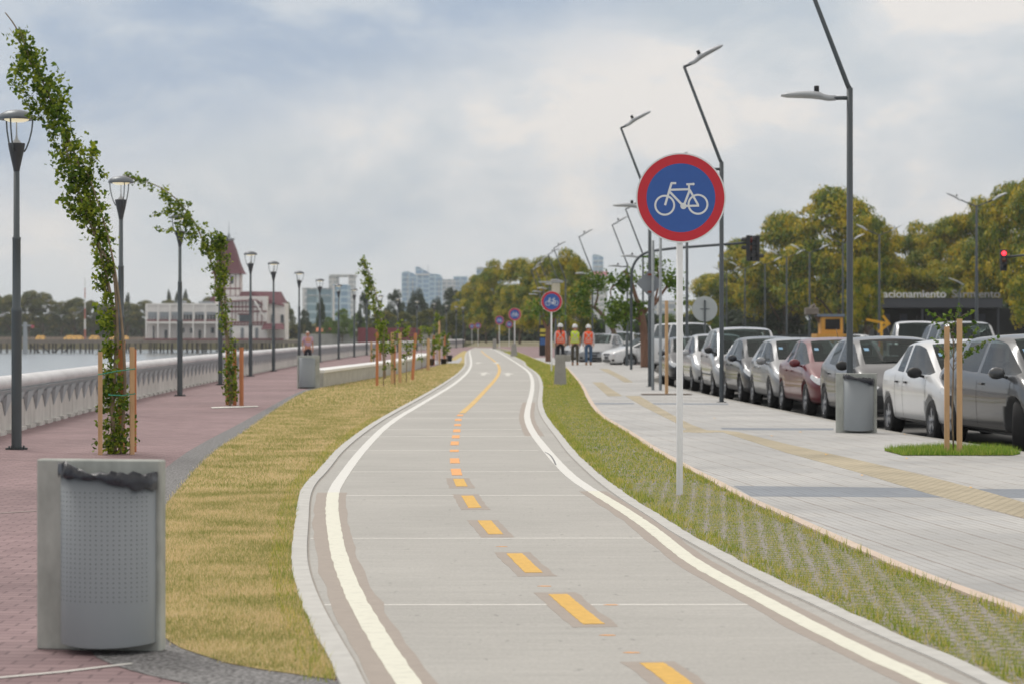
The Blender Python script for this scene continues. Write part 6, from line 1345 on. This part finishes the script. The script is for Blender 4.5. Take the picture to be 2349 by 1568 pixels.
def text(word, x0, x1, yb, mm):
    cu = bpy.data.curves.new('t', 'FONT'); cu.body = word; cu.extrude = .04; cu.offset = .012; o = bpy.data.objects.new('t', cu); COL.objects.link(o); me = evaluated(o); bpy.data.objects.remove(o)
    vs = np.array([v.co[:] for v in me.vertices]); w = vs[:, 0].max()-vs[:, 0].min(); tw = (x1-x0)*SB; kx = tw/w; kz = 17*SB/.70
    M = Matrix(((kx, 0, 0, XB(x0)-BO.x-vs[:, 0].min()*kx), (0, 0, 1, -.02), (0, kz, 0, ZB(yb)-BO.z), (0, 0, 0, 1))); me.transform(M); me.materials.clear(); me.materials.append(mm); me.name = 'lettering'; return link('lettering', me, bd)
t1 = text('Estacionamiento', 1995, 2170, 682.5, mat('white lettering', (.75, .75, .75), .5)); t2 = text('Sarmiento', 2184, 2294, 682.5, mat('grey lettering', lin((150, 150, 148)), .5))
bbx(MB(), 1995, 2300, 684, 685, -.05, .1).build('sign_rail', M_can, bd)
# yellow digger, cones, arrow sign
YD = 150; SD = YD/FPX; r = empty('digger', ((1900-CX)*SD, YD, -.14), 0, 'yellow digger with a dark cab window and raised grey boom', 'digger'); DO = Vector(r.location)
M_dig = mat('machine yellow', lin((206, 152, 66)), .6, 0, .12, 1.5); dz = lambda y: HC-(y-HY)*SD-DO.z; dx_ = lambda x: (x-CX)*SD-DO.x
def dbx(x0, x1, y0, y1, d0, d1, rr=.05): return MB().rbox(((dx_(x0)+dx_(x1))/2, (d0+d1)/2, (dz(y0)+dz(y1))/2), (abs(dx_(x1)-dx_(x0)), d1-d0, abs(dz(y0)-dz(y1))), rr)
dbx(1884, 1934, 727, 766, 0, 1.6).build('cab', M_dig, r); dbx(1893, 1927, 732, 756, -.02, .1, .02).build('windscreen', M_dkw, r); dbx(1876, 1938, 721, 727, -.1, 1.7).build('roof', mat('blue grey roof', lin((112, 124, 140)), .6), r)
dbx(1872, 1940, 766, 786, -.4, 2.4).build('chassis', M_dig, r)
for x in (1872, 1938): MB().lathe([(0, -.2), (.5, -.2), (.55, -.1), (.55, .1), (.5, .2), (0, .2)], 20, axis='x', c=(dx_(x), 0, .55)).build('wheel', M_tyre, r)
m = MB(); m.tube([(dx_(1886), .8, dz(740)), (dx_(1868), .8, dz(700)), (dx_(1856), .6, dz(712))], [.14, .16, .12], 6); m.build('boom', M_deck, r)
dbx(1850, 1880, 706, 722, .3, 1.2, .08).build('bucket', M_deck, r)
M_cone = mat('traffic cone orange', lin((226, 92, 52)), .6)
for k, (x, Yc) in enumerate(((1853, 140), (1869, 128), (1937, 128), (2018, 132), (2060, 130), (2088, 134))):
    r = empty('traffic_cone', ((x-CX)*Yc/FPX, Yc, -.14), 0, 'orange traffic cone '+('left of the digger', 'touching the left side of the digger', 'at the right side of the digger', 'left of the yellow arrow post', 'right of the yellow arrow sign', 'before the pale car near the parking entrance')[k], 'traffic cone', 'orange traffic cones'); h = 1.25
    MB().lathe([(.22, 0), (.22, .04), (.15, .05), (.05, h), (0, h)], 12).build('cone', M_cone, r); MB().lathe([(.122, .45*h), (.095, .65*h)], 12).build('white_band', M_white, r).scale = (1.06, 1.06, 1)
YA = 120; SA = YA/FPX; r = empty('arrow_sign', ((2022-CX)*SA, YA, -.14), 0, 'yellow arrow sign pointing right on a yellow post', 'road sign'); AO = Vector(r.location); ap = lambda x, y: (((x-CX)*SA-AO.x), HC-(y-HY)*SA-AO.z); M_arr = mat('arrow yellow', lin((214, 160, 44)), .6)
m = MB(); F = Matrix(((1, 0, 0, 0), (0, 0, 1, -.02), (0, 1, 0, 0), (0, 0, 0, 1)))
def arb(a, b, w): 
    a, b = Vector(ap(*a)), Vector(ap(*b)); d = (b-a).normalized(); n = Vector((-d.y, d.x))*w/2; return [tuple(a-n), tuple(b-n), tuple(b+n), tuple(a+n)]
m.plate(arb((1987, 733), (2040, 743), .13), F, .03); m.plate(arb((2025, 724), (2041, 745), .13), F @ Matrix.Translation((0, 0, .004)), .03); m.plate(arb((2041, 741), (2014, 762), .13), F @ Matrix.Translation((0, 0, .008)), .03); m.build('arrow', M_arr, r)
MB().tube([(0, 0, 0), (0, 0, ap(0, 740)[1])], .07, 8).build('post', M_arr, r)
# iron fence far behind the parked row
fn = empty('iron_fence', (0, 0, 0), 0, 'dark iron fence running behind the parked row under the grove', 'fence'); m = MB()
for k in range(60): p = at(1660+4.2*k, 770, 190); m.box((p.x, 190, .55), (.05, .05, 1.5))
m.build('bars', M_pole, fn); a, b = at(1660, 770, 190), at(1908, 770, 190); MB().box(((a.x+b.x)/2, 190.05, 1.2), (b.x-a.x, .04, .06)).build('top_rail', M_pole, fn)
# info kiosk with yellow and blue panels
p = W(1229, 802); r = empty('info_kiosk', (p.x, 150, -.0), 0, 'dark street kiosk with yellow and blue poster left of the workers', 'kiosk'); s = 150/FPX
MB().rbox((0, 0, .95), (.62, .4, 1.9), .03).build('case', M_black, r); MB().box((-.02, -.205, 1.55), (.5, .02, .22)).build('yellow_panel', mat('poster yellow', lin((196, 184, 70)), .6), r); MB().box((-.02, -.205, 1.25), (.5, .02, .12)).build('yellow_panel', MATS['poster yellow'], r); MB().box((-.02, -.205, .88), (.5, .02, .42)).build('blue_panel', mat('poster blue', lin((58, 100, 158)), .6, 0, .3, 5), r)
p = W(1247, 808); r = MB().rbox((0, 0, .4), (.35, .3, .8), .05).build('cabinet', M_conc2); r.location = (p.x, 152, 0); tag(r, 'pale grey service cabinet right of the yellow and blue kiosk', 'cabinet')
p = at(1275, 650, 128); r = empty('lantern', (p.x, 128, 0), 0, 'tall pale box lantern just above the second bicycle sign', 'lamp')
MB().lathe([(.06, 0), (.05, 3.45), (0, 3.45)], 8).build('pole', M_pole, r); MB().rbox((0, 0, 3.75), (.44, .44, .55), .05).build('lamp_box', mat('opal lamp box', lin((196, 190, 170)), .5), r); MB().rbox((-.25, 0, 4.08), (1.3, .5, .07), .03).build('cover', M_lumi, r)
p = at(1409, 745, 140); r = empty('route_board', (p.x, 140, 0), 0, 'pale board sign behind the silver car beside the leaning tree', 'sign board'); MB().box((0, 0, 1.75), (1.0, .06, .95)).build('board', mat('pale board', lin((186, 190, 196)), .6), r)
for sx in (-.35, .35): MB().lathe([(.03, 0), (.03, 1.25)], 8, c=(sx, .0, 0)).build('leg', M_galv, r)

# ------------------------------------------------------------ skyline: glass towers about two kilometres away
def facade(name, c1, c2, fw, fh):
    m = bpy.data.materials.new(name); m.use_nodes = True; nt = m.node_tree; N = nt.nodes.new; L = nt.links.new; b = nt.nodes['Principled BSDF']; b.inputs['Roughness'].default_value = .45
    tc = N('ShaderNodeTexCoord'); sp = N('ShaderNodeSeparateXYZ'); L(tc.outputs['Object'], sp.inputs[0]); ad = N('ShaderNodeMath'); L(sp.outputs[0], ad.inputs[0]); L(sp.outputs[1], ad.inputs[1]); cb = N('ShaderNodeCombineXYZ'); L(ad.outputs[0], cb.inputs[0]); L(sp.outputs[2], cb.inputs[1])
    br = N('ShaderNodeTexBrick'); br.offset = 0; br.inputs['Scale'].default_value = 1; br.inputs['Brick Width'].default_value = fw; br.inputs['Row Height'].default_value = fh; br.inputs['Mortar Size'].default_value = fh*.16; br.inputs['Color1'].default_value = (*c1, 1); br.inputs['Color2'].default_value = tuple(v*.8 for v in c1)+(1,); br.inputs['Mortar'].default_value = (*c2, 1)
    L(cb.outputs[0], br.inputs['Vector']); L(br.outputs['Color'], b.inputs['Base Color']); return m
F1 = facade('haze tinted blue glass', lin((122, 166, 202)), lin((176, 202, 220)), 6, 4); F2 = facade('haze tinted pale stone', lin((156, 172, 186)), lin((206, 208, 210)), 5, 3.6); F3 = facade('haze tinted teal glass', lin((116, 160, 176)), lin((170, 196, 206)), 9, 5); F4 = facade('haze tinted white slab', lin((176, 186, 194)), lin((214, 216, 218)), 5, 4)  # pale blue of the distant haze is mixed into these facade colours
YS = 2000; SS = YS/FPX
def tower(lab, pts, x0, x1, ybase, mm, Y=YS, depth=30, extras=()):
    """outline polygon in picture px (x,y) extruded to a real depth"""
    s = Y/FPX; cx = (x0+x1)/2; r = empty('tower_block', ((cx-CX)*s, Y, -.3), 0, lab, 'building', 'city towers on the horizon'); m = MB()
    poly = [((x-cx)*s, HC-(y-HY)*s+.3) for x, y in pts]; F = Matrix(((1, 0, 0, 0), (0, 0, -1, depth), (0, 1, 0, 0), (0, 0, 0, 1))); m.plate(poly, F, depth)
    bm_o = m.build('tower_wall', mm, r)
    for (a, b, c, d, em) in extras:
        MB().box((((a+b)/2-cx)*s, -.6, HC-((c+d)/2-HY)*s+.3), ((b-a)*s, 1.2, (d-c)*s)).build('panel', em, r)
    return r
zb_ = 766
R_ = lambda x0, x1, y: [(x0, zb_), (x1, zb_), (x1, y), (x0, y)]
tower('tall blue glass tower with a curved roof, leftmost of the central skyline', [(921, zb_), (956, zb_), (956, 634), (948, 627), (938, 623), (928, 622.5), (921, 626)], 921, 956, 0, F1, extras=((934, 936, 630, 760, F4), (946, 948, 640, 760, F4)))
tower('slanted teal topped tower in the middle of the skyline', [(952, zb_), (986, zb_), (986, 626), (972, 619), (962, 613), (953, 612)], 952, 986, 0, F1, Y=2060, extras=((953, 985, 628, 632, F4), (981.5, 982.5, 608, 626, F2)))
tower('rounded blue tower right of the slanted one', [(984, zb_), (1012, zb_), (1013, 634), (1008, 630), (999, 628.5), (986, 629)], 984, 1012, 0, F1, Y=1980, extras=((1006, 1008, 640, 760, F2),))
tower('lower pale block right of the rounded tower', R_(1006, 1044, 641), 1006, 1044, 0, F2, Y=2100)
tower('pale blue block at the right of the central skyline', R_(1040, 1072, 634), 1040, 1072, 0, F1, Y=2150, extras=((1050, 1051.5, 640, 760, F4), (1060, 1061.5, 640, 760, F4)))
tower('blue office block rising behind the first avenue trees', R_(1093, 1149, 615), 1093, 1149, 0, F1, Y=1900, extras=((1094, 1148, 613, 617, F4),))
tower('mirrored teal office block behind the post lamps', R_(694, 764, 663), 694, 764, 0, F3, Y=1500, extras=((693, 765, 660.5, 663.5, F4), (705, 760, 676, 678, F4), (694, 704, 664, 750, F4)))
tower('plain pale blue tower slab behind the post lamps', R_(763, 797, 653), 763, 797, 0, F1, Y=1480, extras=((763, 768, 655, 760, F4),))
gt = tower('white portal framed tower standing behind the pale slab, left leg', R_(754, 772, 634), 754, 772, 0, F4, Y=1900)
s_ = 1900/FPX; g = empty('tower_block', ((785-CX)*s_, 1898, -.3), 0, 'white portal framed tower behind the pale slab, its top beam and right leg', 'building', 'city towers on the horizon')
MB().box(((806-785)*s_, 12, (HC-(700-HY)*s_)), (13*s_, 24, 136*s_)).build('right_leg', F4, g); MB().box(((785-785)*s_+.3, 12, HC-(631.5-HY)*s_), (60*s_, 24, 5*s_)).build('top_beam', F4, g)
tower('pale blue tower right of the avenue with stepped top', [(1361, zb_), (1384, zb_), (1384, 590), (1375, 585), (1361, 583.5)], 1361, 1384, 0, F1, Y=2200, extras=((1362, 1383, 610, 614, F4), (1362, 1383, 598, 600, F4)))
tower('white block with a pink band below the pale tower', R_(1350, 1393, 623), 1350, 1393, 0, F4, Y=1700, extras=((1361, 1394, 623, 632, mat('pink band', lin((226, 128, 152)), .6)),))
tower('grey blue block behind the junction trees', R_(1396, 1440, 690), 1396, 1440, 0, F2, Y=1200)
tower('hazy block between the pedestal lamp and the curved mast', R_(1500, 1560, 690), 1500, 1560, 0, F2, Y=1300)
# ------------------------------------------------------------ haze
h = MB().box((0, 1350, 80), (2600, 2800, 170)).build('haze', mat('haze', (1, 1, 1))); m = bpy.data.materials.new('pale air'); m.use_nodes = True; nt = m.node_tree; nt.nodes.clear(); o_ = nt.nodes.new('ShaderNodeOutputMaterial'); v_ = nt.nodes.new('ShaderNodeVolumePrincipled'); v_.inputs['Color'].default_value = (.97, .985, 1.0, 1); v_.inputs['Density'].default_value = .00018; v_.inputs['Anisotropy'].default_value = .2
nt.links.new(v_.outputs[0], o_.inputs['Volume']); h.data.materials.clear(); h.data.materials.append(m); tag(h, 'pale blue haze softening the far bank and city towers', 'haze', kind='stuff')
